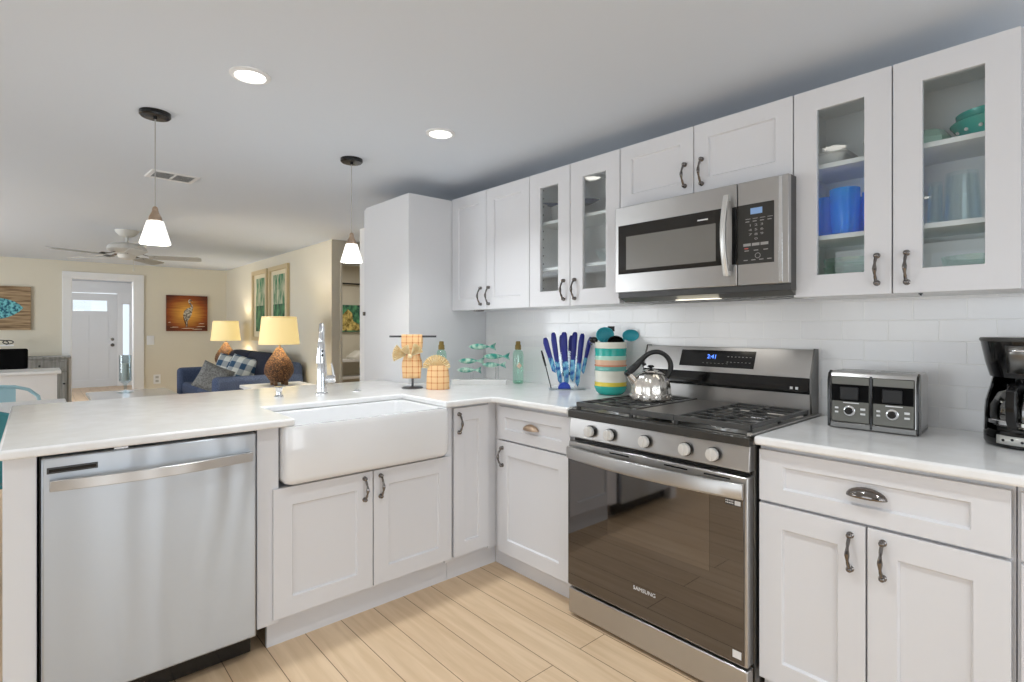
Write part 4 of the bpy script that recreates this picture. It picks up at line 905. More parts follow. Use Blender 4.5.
stp.location.z = CT+0.007
obj('rod', MB().tube([(0.012, 0, 0.0), (-0.018, 0, 0.120)], 0.0028, 8), 'black_m', stp)
obj('handle', MB().tube([(-0.018, 0, 0.120), (-0.030, 0, 0.165), (-0.041, 0, 0.205)], [0.005, 0.006, 0.004], 10), 'black', stp)

# ------------------------------------------------------------------ bottles, fish, towels
def bottle(label, x, y, hh=0.255, rr=0.030):
    t = thing('glass_bottle', label, 'bottle', (x, y, CT), YAW+0.2, 'pale green glass bottles')
    def sq(r_, z, e=4.0):
        out = []
        for q in range(28):
            a = 2*PI*q/28; c_, s_ = math.cos(a), math.sin(a); k_ = (abs(c_)**e+abs(s_)**e)**(-1/e); out.append((r_*k_*c_, r_*k_*s_, z))
        return out
    obj('body', MB().loft([sq(rr*0.9, 0), sq(rr, 0.006), sq(rr, hh*0.68), sq(rr*0.86, hh*0.76), sq(rr*0.42, hh*0.81, 2), sq(rr*0.42, hh*0.86, 2)]), 'glass_gr', t, smooth=50)
    obj('thick_base', MB().loft([sq(rr*0.85, 0.004), sq(rr*0.9, 0.016)]), 'glass_gr', t)
    cp_ = obj('cap', MB().lathe([(rr*0.62, hh*0.80), (rr*0.62, hh*0.90), (rr*0.50, hh*0.92), (rr*0.46, hh*0.99), (rr*0.36, hh)], n=18), 'bottlecap', t)
    obj('cap_band', MB().lathe([(rr*0.66, hh*0.82), (rr*0.66, hh*0.835), (rr*0.61, hh*0.836), (rr*0.61, hh*0.819)], n=18, cap=False, closed=True), 'bottlecap', cp_)
    lab_ = MB().prism([(-0.016, 0), (0, -0.018), (0.016, 0), (0, 0.022)], 0, 0.0006)
    lab_.v = [(p[0], -rr-0.0008-p[2], hh*0.42+p[1]) for p in lab_.v]
    obj('label', lab_, 'label_peach', t, smooth=0)
    return t
bottle('pale green glass bottle with olive cap standing alone between fish and knives', -2.395, 2.185)
bottle('glass bottle with olive cap, mostly hidden behind the folded checked napkin', -2.700, 1.835)

fs = thing('fish_sculpture', 'sculpture of five small green metal fish on a white base in the counter corner', 'sculpture', (-2.487, 1.962, CT), YAW)
obj('base', MB().box((-0.165, -0.015, 0.0), (0.155, 0.045, 0.030)), 'white_c', fs, bevel=0.002)
for (px, py, Lp) in ((481.8, 347.4, 28.5), (496.5, 357.2, 27.5), (470.6, 362.0, 27), (494.0, 365.8, 25), (468.6, 371.2, 25)):
    u, v = (px-479.5)*0.0058, (386-py)*0.0058; dv = {347.4: 0.028, 357.2: 0.008, 362.0: 0.020, 365.8: 0.002, 371.2: 0.010}[py]
    pl = [(u-p[0], v+p[1]) for p in fish_poly(12, Lp*0.0058, 0.26, 0.30)]
    pl = [(2*u-a, b) for a, b in pl]
    FF = lambda a, b, c_: (a, dv-c_, b)
    cx_ = u-0.02
    ring = lambda sc, c_: [(cx_+(p[0]-cx_)*(sc if p[0] < u+0.02 else 1-(1-sc)*0.4), v+(p[1]-v)*sc, c_) for p in pl]
    obj('fish', MB(FF).loft([ring(0.55, -0.010), ring(0.9, -0.005), ring(1, 0), ring(0.9, 0.005), ring(0.55, 0.010)]), 'fish', fs, smooth=60)
    obj('rod', MB().tube([(u+0.01, dv+0.001, 0.029), (u+0.01, dv+0.001, v-0.008)], 0.0016, 6), 'chrome', fs)

TS = (-2.598, 1.572, CT); TM = 0.00558
t = thing('towel_stand', 'dark metal T-shaped towel stand with round foot on the counter', 'towel stand', TS, YAW)
obj('foot', MB().lathe([(0.060, 0), (0.060, 0.004), (0.054, 0.008), (0.008, 0.010)], n=32), 'dk_metal', t)
obj('pole', MB().lathe([(0.0065, 0.008), (0.0065, 0.285)], n=12), 'dk_metal', t)
obj('crossbar', MB().lathe([(0.0055, -0.128), (0.0055, 0.133)], (0, 0, 0.288), 12, ax='x'), 'dk_metal', t)
tw = thing('hanging_towel', 'peach checked hand towel with a pleated bow, hung over the towel stand', 'towel', (TS[0], TS[1], CT+0.05), YAW)
def cloth_strip(x0, x1, pathf, pinch):
    loops = []
    for y, z in pathf:
        row = []
        for q in range(13):
            a = q/12; pf = pinch(z); xm = (x0+x1)/2; x = xm+(x0+(x1-x0)*a-xm)*pf
            row.append((x, y+0.004*math.sin(a*PI*5)*(1.3-pf)*2.2, z))
        loops.append(row)
    mb = MB(); mb.loft(loops, False, False); return mb
path = [(-0.016, 0.005+0.0225*q) for q in range(10)]+[(-0.014, 0.225), (-0.010, 0.240), (-0.003, 0.2475), (0.004, 0.246), (0.011, 0.236), (0.014, 0.22)]+[(0.014, 0.20-0.02*q) for q in range(8)]
pin = lambda z: 1-0.30*math.exp(-((z-0.135)/0.03)**2)-0.12*(z < 0.12)*(0.12-z)/0.1
obj('cloth', cloth_strip(-0.060, 0.055, [(y*1.0, z) for y, z in path], pin), 'towel', tw, solid=0.004)
def pleat_fan(mb, c, a0, a1, r0, r1, n=14, dep=0.008):
    loops = [[], []]
    for q in range(n*2+1):
        a = a0+(a1-a0)*q/(n*2); z_ = dep*(1 if q % 2 else -1)
        loops[0].append((c[0]+r0*math.cos(a), c[1]-0.004+z_*0.2, c[2]+r0*math.sin(a)))
        loops[1].append((c[0]+r1*(1+0.05*(q % 2))*math.cos(a), c[1]-0.010+z_, c[2]+r1*(1+0.05*(q % 2))*math.sin(a)))
    mb.loft(loops, False, False); return mb
bw = MB(); pleat_fan(bw, (-0.026, -0.020, 0.135), PI*0.74, PI*1.14, 0.006, 0.078, 9); pleat_fan(bw, (-0.004, -0.022, 0.130), PI*0.10, PI*0.42, 0.006, 0.070, 7); pleat_fan(bw, (-0.006, -0.023, 0.130), PI*0.55, PI*0.80, 0.006, 0.062, 5)
obj('bow', bw, 'towel_p', tw, solid=0.003, smooth=0)
obj('bow_knot', MB().sphere((-0.008, -0.026, 0.130), (0.014, 0.010, 0.012), 12, 8), 'towel_p', tw)
nr = thing('folded_napkin', 'peach checked napkin folded into an upright pouch with a pleated fan top', 'napkin', (-2.462, 1.650, CT), YAW)
def pouch(z, s_=1.0): return [(0.062*s_*math.cos(2*PI*q/24), 0.040*s_*math.sin(2*PI*q/24), z) for q in range(24)]
obj('pouch', MB().loft([pouch(0.0), pouch(0.004, 1.03), pouch(0.07, 1.0), pouch(0.115, 0.92), pouch(0.130, 0.84)]), 'towel', nr)
bw = MB(); pleat_fan(bw, (-0.006, -0.008, 0.112), PI*0.03, PI*0.97, 0.012, 0.074, 15, 0.009); pleat_fan(bw, (0.0, 0.012, 0.112), PI*0.08, PI*0.9, 0.012, 0.066, 12, 0.008)
obj('fan_top', bw, 'towel_p', nr, solid=0.003, smooth=0)

# ------------------------------------------------------------------ toaster, coffee maker
tr = thing('toaster', 'four-slice stainless and black toaster on the right counter', 'toaster', (-0.642, 2.012, CT), math.radians(2.5))
W_, D_, H_ = 0.252, 0.168, 0.190
TF = lambda u, v, w: (u, -w, v)
body = [(0.0, 0.008), (0.0, H_-0.022), (0.010, H_-0.006), (0.028, H_), (D_-0.02, H_), (D_-0.004, H_-0.010), (D_, H_-0.03), (D_, 0.008)]
obj('shell', MB(lambda u, v, w: (w, u, v)).prism(body, 0.004, W_-0.004), 'steel', tr, bevel=0.003)
for x0, x1 in ((0.0, 0.009), (W_-0.009, W_-0.002)):
    obj('end_panel', MB(lambda u, v, w: (w, u, v)).prism([(-0.006, 0.004), (-0.008, H_-0.03), (0.002, H_-0.006), (0.02, H_+0.002), (0.034, H_-0.002), (0.03, H_-0.03), (0.036, 0.004)], x0, x1), 'black', tr, bevel=0.002)
for j in range(2):
    u0 = 0.011+j*0.1175; u1 = u0+0.111
    fp = obj('front_panel', MB(TF).box((u0, 0.022, 0.0), (u1, H_-0.016, 0.006)), 'toaster_grey', tr, bevel=0.003)
    obj('lever_window', MB(TF).box((u0+0.002, 0.092, 0.006), (u1-0.002, 0.148, 0.0075)), 'tv', fp, bevel=0.0008)
    obj('lever', MB(TF).box((u0+0.028, 0.098, 0.0075), (u1-0.030, 0.140, 0.016)), 'black_m', fp, bevel=0.003)
    obj('badge', MB(TF).box((u0+0.036, 0.086, 0.006), (u1-0.030, 0.089, 0.0066)), 'white_mark', fp, smooth=0)
    dl = obj('browning_dial', MB(lambda u, v, w, u0=u0: (u0+0.054+u, -0.006-w, 0.062+v)).lathe([(0.017, 0.0), (0.017, 0.003), (0.014, 0.005), (0.0, 0.005)], n=24), 'chrome', fp)
    obj('dial_knob', MB(lambda u, v, w, u0=u0: (u0+0.054+u, -0.006-w, 0.062+v)).lathe([(0.0115, 0.004), (0.0115, 0.012), (0.009, 0.014), (0, 0.014)], n=20), 'black', dl)
    bb = MB(TF).box((u0+0.012, 0.066, 0.006), (u0+0.022, 0.072, 0.009)).box((u0+0.012, 0.052, 0.006), (u0+0.022, 0.058, 0.009)).box((u1-0.026, 0.066, 0.006), (u1-0.012, 0.073, 0.009)).box((u1-0.026, 0.051, 0.006), (u1-0.012, 0.057, 0.009))
    obj('buttons', bb, 'white_mark', fp, bevel=0.001)
obj('center_strip', MB(TF).box((0.1222, 0.006, 0.0), (0.1278, H_-0.012, 0.0065)), 'black', tr, smooth=0)
obj('base_skirt', MB(TF).box((0.004, 0.002, -D_), (W_-0.004, 0.022, 0.004)), 'steel_dk', tr, bevel=0.003)
sl = MB()
for j in range(2):
    for y in (0.050, 0.105): sl.box((0.018+j*0.114, y-0.011, H_-0.004), (0.112+j*0.114, y+0.011, H_+0.0006))
obj('bread_slot', sl, 'black', tr, smooth=0)
for x in (0.02, W_-0.02):
    for y in (0.02, D_-0.02): obj('rubber_foot', MB().lathe([(0.007, 0.0), (0.008, 0.008)], (x, y, 0), 10), 'black_m', tr)

cm = thing('coffee_maker', 'black and steel drip coffee maker at the right end of the counter', 'coffee maker', (-0.152, 2.110, CT), math.radians(6))
def D2(rx, ry, z, y0=0.0): return [(rx*math.cos(2*PI*q/40), y0+ry*math.sin(2*PI*q/40), z) for q in range(40)]
obj('base', MB().loft([D2(0.098, 0.108, 0.002), D2(0.102, 0.112, 0.010), D2(0.102, 0.112, 0.034), D2(0.097, 0.106, 0.046)]), 'black', cm)
obj('warming_plate', MB().lathe([(0.072, 0.046), (0.072, 0.050), (0.06, 0.051)], (0, -0.012, 0), 32), 'iron', cm)
cpn = MB()
arc = [-PI/2+q*1.55/14-0.775 for q in range(15)]
cpn.loft([[(0.1035*math.cos(a), 0.1135*math.sin(a), 0.012) for a in arc], [(0.1035*math.cos(a), 0.1135*math.sin(a), 0.036) for a in arc]], False, False)
ctl = obj('control_strip', cpn, 'panel_light', cm, solid=0.002)
bt = MB()
for q in range(7):
    a = -PI/2-0.6+q*0.2; bt.sphere((0.1045*math.cos(a), 0.1145*math.sin(a), 0.023+0.004*(q % 2)), 0.0038, 8, 6)
obj('button', bt, 'black', ctl)
tA = [math.radians(-14+208*q/22) for q in range(23)]
obj('tower', MB().loft([[(ro*math.cos(a), ro*1.06*math.sin(a), z) for a in tA]+[(ri*math.cos(a), ri*1.04*math.sin(a), z) for a in reversed(tA)] for ro, ri, z in ((0.1015, 0.0960, 0.040), (0.1000, 0.0955, 0.10), (0.0980, 0.0935, 0.125), (0.0880, 0.0830, 0.165), (0.0800, 0.0750, 0.205))]), 'black', cm)
hd = obj('brew_head', MB().loft([D2(0.060, 0.075, 0.188), D2(0.088, 0.098, 0.196), D2(0.098, 0.108, 0.235), D2(0.107, 0.115, 0.285), D2(0.109, 0.117, 0.298), D2(0.104, 0.112, 0.302)]), 'black', cm)
fr_ = MB(); arc = [-PI/2+q*1.3/12-0.65+0.12 for q in range(13)]
fr_.loft([[(0.100*math.cos(a)*(1+0.0), 0.110*math.sin(a), 0.210) for a in arc], [(0.1055*math.cos(a), 0.1155*math.sin(a), 0.262) for a in arc], [(0.110*math.cos(a), 0.119*math.sin(a), 0.286) for a in arc]], False, False)
obj('head_plate', fr_, 'steel_dk', hd, solid=0.002)
hl = MB(); arc = [-PI/2+q*1.2/12-0.45 for q in range(13)]
hl.loft([[(0.1115*math.cos(a), 0.1205*math.sin(a), 0.270) for a in arc], [(0.1117*math.cos(a), 0.1207*math.sin(a), 0.275) for a in arc]], False, False)
obj('trim_line', hl, 'chrome', hd, solid=0.001)
obj('head_rim', MB().loft([D2(0.110, 0.118, 0.297), D2(0.112, 0.120, 0.302), D2(0.110, 0.118, 0.308), D2(0.100, 0.108, 0.308)]), 'iron', hd)
cf = thing('coffee_carafe', 'glass carafe with black handle sitting in the coffee maker', 'carafe', (-0.151, 2.098, CT+0.0515), math.radians(-15))
obj('glass', MB().lathe([(0.065, 0), (0.086, 0.006), (0.092, 0.03), (0.090, 0.065), (0.076, 0.100), (0.058, 0.114), (0.056, 0.114), (0.074, 0.099), (0.088, 0.065), (0.090, 0.03), (0.084, 0.008), (0, 0.003)], n=40), 'carafe', cf)
obj('collar', MB().lathe([(0.057, 0.106), (0.059, 0.108), (0.058, 0.124), (0.050, 0.128), (0, 0.130)], n=32), 'black', cf)
obj('bottom_band', MB().lathe([(0.090, 0.010), (0.0935, 0.012), (0.0935, 0.022), (0.091, 0.024)], n=40, cap=False), 'chrome', cf)
obj('handle', MB(lambda u, v, w: (w, -u, v)).loft([[(a-0.011*nx, b-0.011*nz, c_) for c_ in (-0.011, 0.011)]+[(a+0.008*nx, b+0.008*nz, c_) for c_ in (0.011, -0.011)] for a, b, nx, nz in ((0.055, 0.118, 0, 1), (0.090, 0.126, 0.5, 0.87), (0.116, 0.110, 0.95, 0.3), (0.121, 0.07, 1, 0), (0.117, 0.03, 1, -0.1), (0.106, 0.008, 0.9, -0.5))]), 'black', cf, bevel=0.003)
obj('thumb_rest', MB(lambda u, v, w: (w, -u, v)).prism([(0.05, 0.122), (0.075, 0.130), (0.080, 0.150), (0.072, 0.152), (0.062, 0.134), (0.05, 0.132)], -0.008, 0.008), 'black', cf, bevel=0.002)

# ------------------------------------------------------------------ ceiling fittings
def pendant(label, x, y):
    t = thing('pendant_light', label, 'pendant light', (x, y, CZ), group='pendant lights over the peninsula'); t.scale = (KS, KS, KS)
    obj('canopy', MB().lathe([(0.064, 0), (0.064, -0.016), (0.058, -0.022), (0.008, -0.024), (0.008, -0.032)], n=36), 'black', t)
    obj('cord', MB().lathe([(0.0022, -0.03), (0.0022, -0.445)], n=8), 'cord_grey', t)
    sk = obj('socket_cap', MB().lathe([(0.006, -0.440), (0.011, -0.446), (0.012, -0.458), (0.016, -0.470), (0.025, -0.488), (0.030, -0.513), (0.029, -0.515)], n=24), 'satin', t)
    obj('socket_ball', MB().sphere((0, 0, -0.455), 0.013, 14, 8), 'satin', sk)
    obj('glass_shade', MB().lathe([(0.029, -0.508), (0.034, -0.510), (0.064, -0.614), (0.061, -0.616), (0.031, -0.515), (0.027, -0.513)], n=36, cap=False, closed=True), 'shade_p', t)
    point('pendant_bulb_light', (x, y, CZ-0.541), 2.2, (1, 0.95, 0.87), 0.02)
pendant('larger near pendant light with black canopy and white glass shade', -2.761, 0.388)
pendant('far pendant light with black canopy and white glass shade by the pantry', -2.798, 1.306)
def downlight(label, x, y, e=3.3, vis=True):
    t = thing('recessed_light', label, 'ceiling light', (x, y, CZ), group='recessed ceiling lights')
    obj('trim_ring', MB().lathe([(0.050, -0.002), (0.070, 0.0), (0.070, -0.004), (0.054, -0.009)], n=36, cap=False, closed=True), 'trim', t)
    obj('lens', MB().lathe([(0.050, -0.001), (0.050, -0.004), (0.03, -0.006), (0, -0.006)], n=32), 'lens', t)
    area('downlight_lamp', (x, y, CZ-0.012), (0, 0, 0), 0.1, 0.1, e, (0.93, 0.98, 1.0), 'DISK').data.spread = 1.95
downlight('lit round recessed light in the ceiling, the larger one nearer the near pendant', -2.116, 0.592)
downlight('lit round recessed light in the ceiling, the smaller one toward the wall cabinets', -2.140, 1.449)
for x, y, lab in ((-0.95, 0.95, 'between the range and the camera'), (-0.9, -0.7, 'over the open floor'), (0.45, 0.9, 'by the right counter end'), (0.6, -0.9, 'nearest the back wall')):
    downlight('lit round recessed light in the ceiling '+lab, x, y, 4.7)
v = thing('ceiling_vent', 'white rectangular air vent in the ceiling behind the near pendant', 'vent', (-3.853, 0.632, CZ), math.radians(4)); v.scale = (KS, KS, KS)
vf_ = MB().loft([[(sx*0.11, sy*0.14, 0) for sx, sy in ((-1, -1), (1, -1), (1, 1), (-1, 1))], [(sx*0.105, sy*0.135, -0.006) for sx, sy in ((-1, -1), (1, -1), (1, 1), (-1, 1))], [(sx*0.082, sy*0.112, -0.006) for sx, sy in ((-1, -1), (1, -1), (1, 1), (-1, 1))], [(sx*0.082, sy*0.112, 0) for sx, sy in ((-1, -1), (1, -1), (1, 1), (-1, 1))]], ring=True)
obj('frame', vf_, 'trim', v)
obj('backing', MB().box((-0.082, -0.112, -0.0012), (0.082, 0.112, -0.0004)), 'dkgrey', v, smooth=0)
for kx in range(6):
    x = -0.065+0.026*kx
    obj('louver', MB().loft([[(x-0.010, y, -0.001), (x-0.009, y, -0.0035), (x+0.008, y, -0.0085), (x+0.008, y, -0.006)] for y in (-0.112, 0.112)]), 'vent_w', v)
obj('cross_bar', MB().box((-0.082, -0.006, -0.007), (0.082, 0.006, -0.002)), 'trim', v, smooth=0)

fn = thing('ceiling_fan', 'white five-blade ceiling fan hanging in the living room', 'ceiling fan', (-6.29, 0.657, CZ), math.radians(75)); fn.scale = (KS, KS, KS)
obj('canopy', MB().lathe([(0.105, 0), (0.103, -0.012), (0.070, -0.055), (0.03, -0.07)], n=32), 'fan', fn)
obj('rod', MB().lathe([(0.013, -0.06), (0.013, -0.14)], n=12), 'fan', fn)
obj('motor', MB().lathe([(0.03, -0.125), (0.11, -0.14), (0.165, -0.165), (0.175, -0.20), (0.15, -0.225), (0.09, -0.24)], n=36), 'fan', fn)
obj('switch_housing', MB().lathe([(0.075, -0.238), (0.085, -0.25), (0.07, -0.285), (0.03, -0.30), (0, -0.303)], n=28), 'fan', fn)
pc = obj('pull_chain', MB().tube([(0.05, 0.02, -0.288), (0.052, 0.021, -0.36), (0.052, 0.021, -0.40)], 0.0025, 6), 'fan', fn)
obj('chain_bob', MB().sphere((0.052, 0.021, -0.405), (0.007, 0.007, 0.012), 8, 6), 'fan', pc)
for kx in range(5):
    a = 2*PI*kx/5; ca, sa = math.cos(a), math.sin(a)
    R_ = lambda u, v, w, ca=ca, sa=sa: (u*ca-v*sa, u*sa+v*ca, w)
    br_ = obj('blade_iron', MB(R_).loft([[(0.10, -0.02, -0.222), (0.10, 0.02, -0.222), (0.10, 0.02, -0.230), (0.10, -0.02, -0.230)], [(0.17, -0.015, -0.248), (0.17, 0.015, -0.246), (0.17, 0.015, -0.254), (0.17, -0.015, -0.256)], [(0.25, -0.04, -0.260), (0.25, 0.04, -0.250), (0.25, 0.04, -0.256), (0.25, -0.04, -0.266)]]), 'nickel', fn)
    tw_ = -0.20
    def bl(x, hw): return [(x, -hw, -0.262-tw_*hw), (x, hw, -0.262+tw_*hw), (x, hw, -0.268+tw_*hw), (x, -hw, -0.268-tw_*hw)]
    obj('blade', MB(R_).loft([bl(0.19, 0.045), bl(0.24, 0.058), bl(0.50, 0.068), bl(0.64, 0.066), bl(0.665, 0.05), bl(0.67, 0.02)]), 'fanblade', fn)

# ------------------------------------------------------------------ living room
sf = thing('sofa', 'blue two-seat sofa with dark back cushions against the beige living room wall', 'sofa', (-7.1, 1.85, 0), world=True)
obj('base', MB().box((-8.08, 1.42, 0.10), (-6.12, 2.25, 0.34)), 'sofa', sf, bevel=0.03, seg=3)
obj('back', MB().box((-8.06, 2.06, 0.12), (-6.14, 2.29, 0.80)), 'sofa', sf, bevel=0.06, seg=4)
for x0, x1 in ((-8.12, -7.94), (-6.28, -6.10)): obj('arm', MB().box((x0, 1.37, 0.10), (x1, 2.28, 0.675)), 'sofa', sf, bevel=0.05, seg=4)
for x0, x1 in ((-7.93, -7.115), (-7.105, -6.29)):
    obj('seat_cushion', MB().box((x0, 1.40, 0.34), (x1, 2.02, 0.50)), 'sofa', sf, bevel=0.04, seg=4)
    obj('back_cushion', MB(lambda u, v, w: (u, 1.98+0.18*(v-0.50)+w, v)).box((x0+0.01, 0.49, -0.10), (x1-0.01, 0.90, 0.08)), 'sofa_d', sf, bevel=0.06, seg=4)
for x in (-8.02, -6.20):
    for y in (1.47, 2.24): obj('leg', MB().lathe([(0.02, 0), (0.028, 0.11)], (x, y, 0), 12), 'wood_s', sf)
def pillow(nm, label, m_, loc, rot, w=0.42, h=0.42, t=0.14, group=None):
    mb = MB(); n = 14
    for sg in (1, -1):
        rows = []
        for i in range(n+1):
            row = []
            for j in range(n+1):
                u, v = -1+2*i/n, -1+2*j/n
                b = max(0, (1-u**4))*max(0, (1-v**4)); pinch = 1-0.06*(1-abs(v))*abs(u)**3; pv = 1-0.06*(1-abs(u))*abs(v)**3
                row.append((u*w/2*pinch, sg*t/2*b**0.6, v*h/2*pv))
            rows.append(row)
        mb.loft(rows, False, False)
    o = obj(nm, mb, m_, smooth=80); o.location = loc; o.rotation_euler = rot
    return tag(o, label, 'pillow', group)
pillow('knit_pillow', 'grey knitted pillow leaning on the near arm of the blue sofa', 'knit', (-6.56, 1.46, 0.635), (math.radians(-12), math.radians(24), math.radians(58)), 0.34, 0.30, 0.13)
pillow('checked_pillow', 'blue and white checked pillow nearest the near arm of the sofa', 'buffalo', (-6.78, 1.80, 0.695), (math.radians(-24), math.radians(14), math.radians(40)), 0.36, 0.34, 0.12, 'checked pillows on the sofa')
pillow('checked_pillow', 'blue and white checked pillow farther along the sofa, behind the other one', 'buffalo', (-7.22, 1.77, 0.69), (math.radians(-24), math.radians(14), math.radians(46)), 0.36, 0.34, 0.12, 'checked pillows on the sofa')
def lamp(label, x, y, z, tlabel):
    t = thing('end_table', tlabel, 'table', (x, y, 0), group='white end tables')
    obj('top', MB().box((-0.27, -0.30, z-0.03), (0.27, 0.30, z)), 'trim', t, bevel=0.004)
    obj('apron', MB().box((-0.24, -0.27, z-0.10), (0.24, 0.27, z-0.03)), 'trim', t, smooth=0)
    for sx in (-0.22, 0.22):
        for sy in (-0.25, 0.25): obj('leg', MB().box((sx-0.02, sy-0.02, 0), (sx+0.02, sy+0.02, z-0.10)), 'trim', t, smooth=0)
    t = thing('table_lamp', label, 'lamp', (x, y, z), group='wicker table lamps')
    obj('wicker_base', MB().lathe([(0.075, 0.03), (0.105, 0.07), (0.135, 0.12), (0.140, 0.16), (0.128, 0.21), (0.095, 0.27), (0.060, 0.32), (0.038, 0.36), (0.030, 0.378), (0.0, 0.38)], n=40), 'wicker', t)
    for kx in range(4):
        a = PI/4+kx*PI/2; obj('foot', MB().box((0.072*math.cos(a)-0.016, 0.072*math.sin(a)-0.016, 0.0), (0.072*math.cos(a)+0.016, 0.072*math.sin(a)+0.016, 0.045)), 'wood_s', t, bevel=0.004)
    obj('neck', MB().lathe([(0.014, 0.378), (0.014, 0.43), (0.02, 0.44), (0.02, 0.48), (0.0, 0.485)], n=16), 'satin', t)
    obj('lamp_shade', MB().lathe([(0.192, 0.412), (0.162, 0.690), (0.159, 0.690), (0.189, 0.412)], n=40, cap=False, closed=True), 'shade_l', t)
    sp = MB().lathe([(0.160, 0.675), (0.164, 0.675), (0.164, 0.679), (0.160, 0.679)], n=40, cap=False, closed=True)
    for kx in range(3):
        a = 2*PI*kx/3; sp.tube([(0.01*math.cos(a), 0.01*math.sin(a), 0.665), (0.162*math.cos(a), 0.162*math.sin(a), 0.677)], 0.003, 6)
    sp.tube([(0, 0, 0.48), (0, 0, 0.70)], 0.004, 6)
    obj('harp', sp, 'satin', t)
    point('lamp_bulb_light', (x, y, z+0.55), 9.0, (1, 0.95, 0.86), 0.03)
lamp('near wicker table lamp with a lit yellow drum shade, the larger one before the sofa', -5.60, 1.84, 0.614, 'white end table at the near end of the blue sofa')
lamp('far wicker table lamp with a lit yellow drum shade, beyond the far sofa arm', -8.42, 2.03, 0.600, 'white end table beyond the far end of the blue sofa')

ct = thing('coffee_table', 'low white coffee table in the middle of the living room', 'table', (-7.5, 0.85, 0))
obj('top', MB().box((-0.55, -0.41, 0.395), (0.55, 0.39, 0.43)), 'ceramic', ct, bevel=0.006)
for sx in (-0.48, 0.48):
    for sy in (-0.35, 0.33): obj('leg', MB().box((sx-0.03, sy-0.03, 0), (sx+0.03, sy+0.03, 0.395)), 'trim', ct, bevel=0.003)
ch = thing('candle_holder', 'clear glass hurricane candle holder on the white coffee table', 'candle holder', (-7.72, 0.79, 0.43))
obj('foot', MB().lathe([(0.085, 0), (0.085, 0.006), (0.03, 0.016), (0.014, 0.03), (0.016, 0.10), (0.05, 0.125)], n=28), 'glass_cl', ch)
obj('glass_cylinder', MB().lathe([(0.05, 0.125), (0.062, 0.14), (0.062, 0.44), (0.059, 0.44), (0.059, 0.143), (0.0, 0.14)], n=28, cap=False), 'glass_cl', ch)
cdl = thing('candle', 'white pillar candle inside the glass candle holder', 'candle', (-7.72, 0.79, 0.43+0.1405))
obj('wax', MB().lathe([(0.034, 0), (0.036, 0.004), (0.036, 0.20), (0.030, 0.203), (0, 0.200)], n=24), 'candle', cdl)
obj('wick', MB().lathe([(0.0015, 0.199), (0.001, 0.215)], n=6), 'black', cdl)

# pictures
def YZ(x0): return lambda u, v, w: (x0+w, u, v)
p = near(thing('fish_painting', 'unframed canvas of a teal fish on brown boards, left on the far wall', 'painting', (-10.42, -0.50, 1.16), world=True))
obj('canvas', MB(YZ(-10.42)).box((-0.98, 1.161, 0), (-0.047, 1.784, 0.035)), 'art_wood', p, smooth=0)
obj('painted_fish', MB(YZ(-10.385)).prism([(-0.53-a, 1.455+b-0.06*a) for a, b in fish_poly(14, 0.80, 0.44, 0.34)], 0.0002, 0.0012), 'art_teal', p, smooth=0)
p = thing('heron_painting', 'unframed amber canvas of a standing heron beside the far doorway', 'painting', (-10.42, 1.916, 1.138)); near(p)
cv = obj('canvas', MB(YZ(0)).box((-0.302, 0.0, 0), (0.302, 0.598, 0.035)), 'art_sun', p, smooth=0)
hr = [(-0.028, 0.075), (-0.020, 0.16), (-0.05, 0.20), (-0.062, 0.27), (-0.045, 0.34), (0.0, 0.385), (0.045, 0.40), (0.052, 0.43), (0.03, 0.455), (0.012, 0.49), (0.016, 0.525), (0.045, 0.540), (0.078, 0.50), (0.052, 0.512), (0.040, 0.505), (0.046, 0.475), (0.075, 0.44), (0.085, 0.40), (0.072, 0.34), (0.058, 0.27), (0.030, 0.21), (0.006, 0.17), (0.002, 0.075)]
obj('painted_heron', MB(YZ(0.035)).prism(hr, 0.0002, 0.0012), 'art_grey', p, smooth=0)
lg = MB(YZ(0.035)).prism([(-0.055, 0.20), (-0.062, 0.27), (-0.040, 0.20), (-0.022, 0.12), (-0.030, 0.11)], 0.0012, 0.002)
lg.prism([(-0.026, 0.16), (-0.018, 0.16), (-0.018, 0.06), (-0.026, 0.06)], 0.0012, 0.002).prism([(-0.004, 0.16), (0.003, 0.16), (0.003, 0.06), (-0.004, 0.06)], 0.0012, 0.002)
obj('painted_dark_marks', lg, 'art_dark', p, smooth=0)  # dark legs and flank mark of the heron, part of the picture
wv = MB(YZ(0.035))
for u, v, l in ((-0.25, 0.06, 0.12), (-0.10, 0.04, 0.2), (0.12, 0.07, 0.14), (0.16, 0.12, 0.09), (-0.28, 0.14, 0.04), (0.06, 0.025, 0.16)): wv.prism([(u, v), (u+l, v+0.004), (u+l, v+0.010), (u+l*0.4, v+0.012)], 0.0002, 0.001)
obj('painted_ripples', wv, 'trim_red', p, smooth=0)
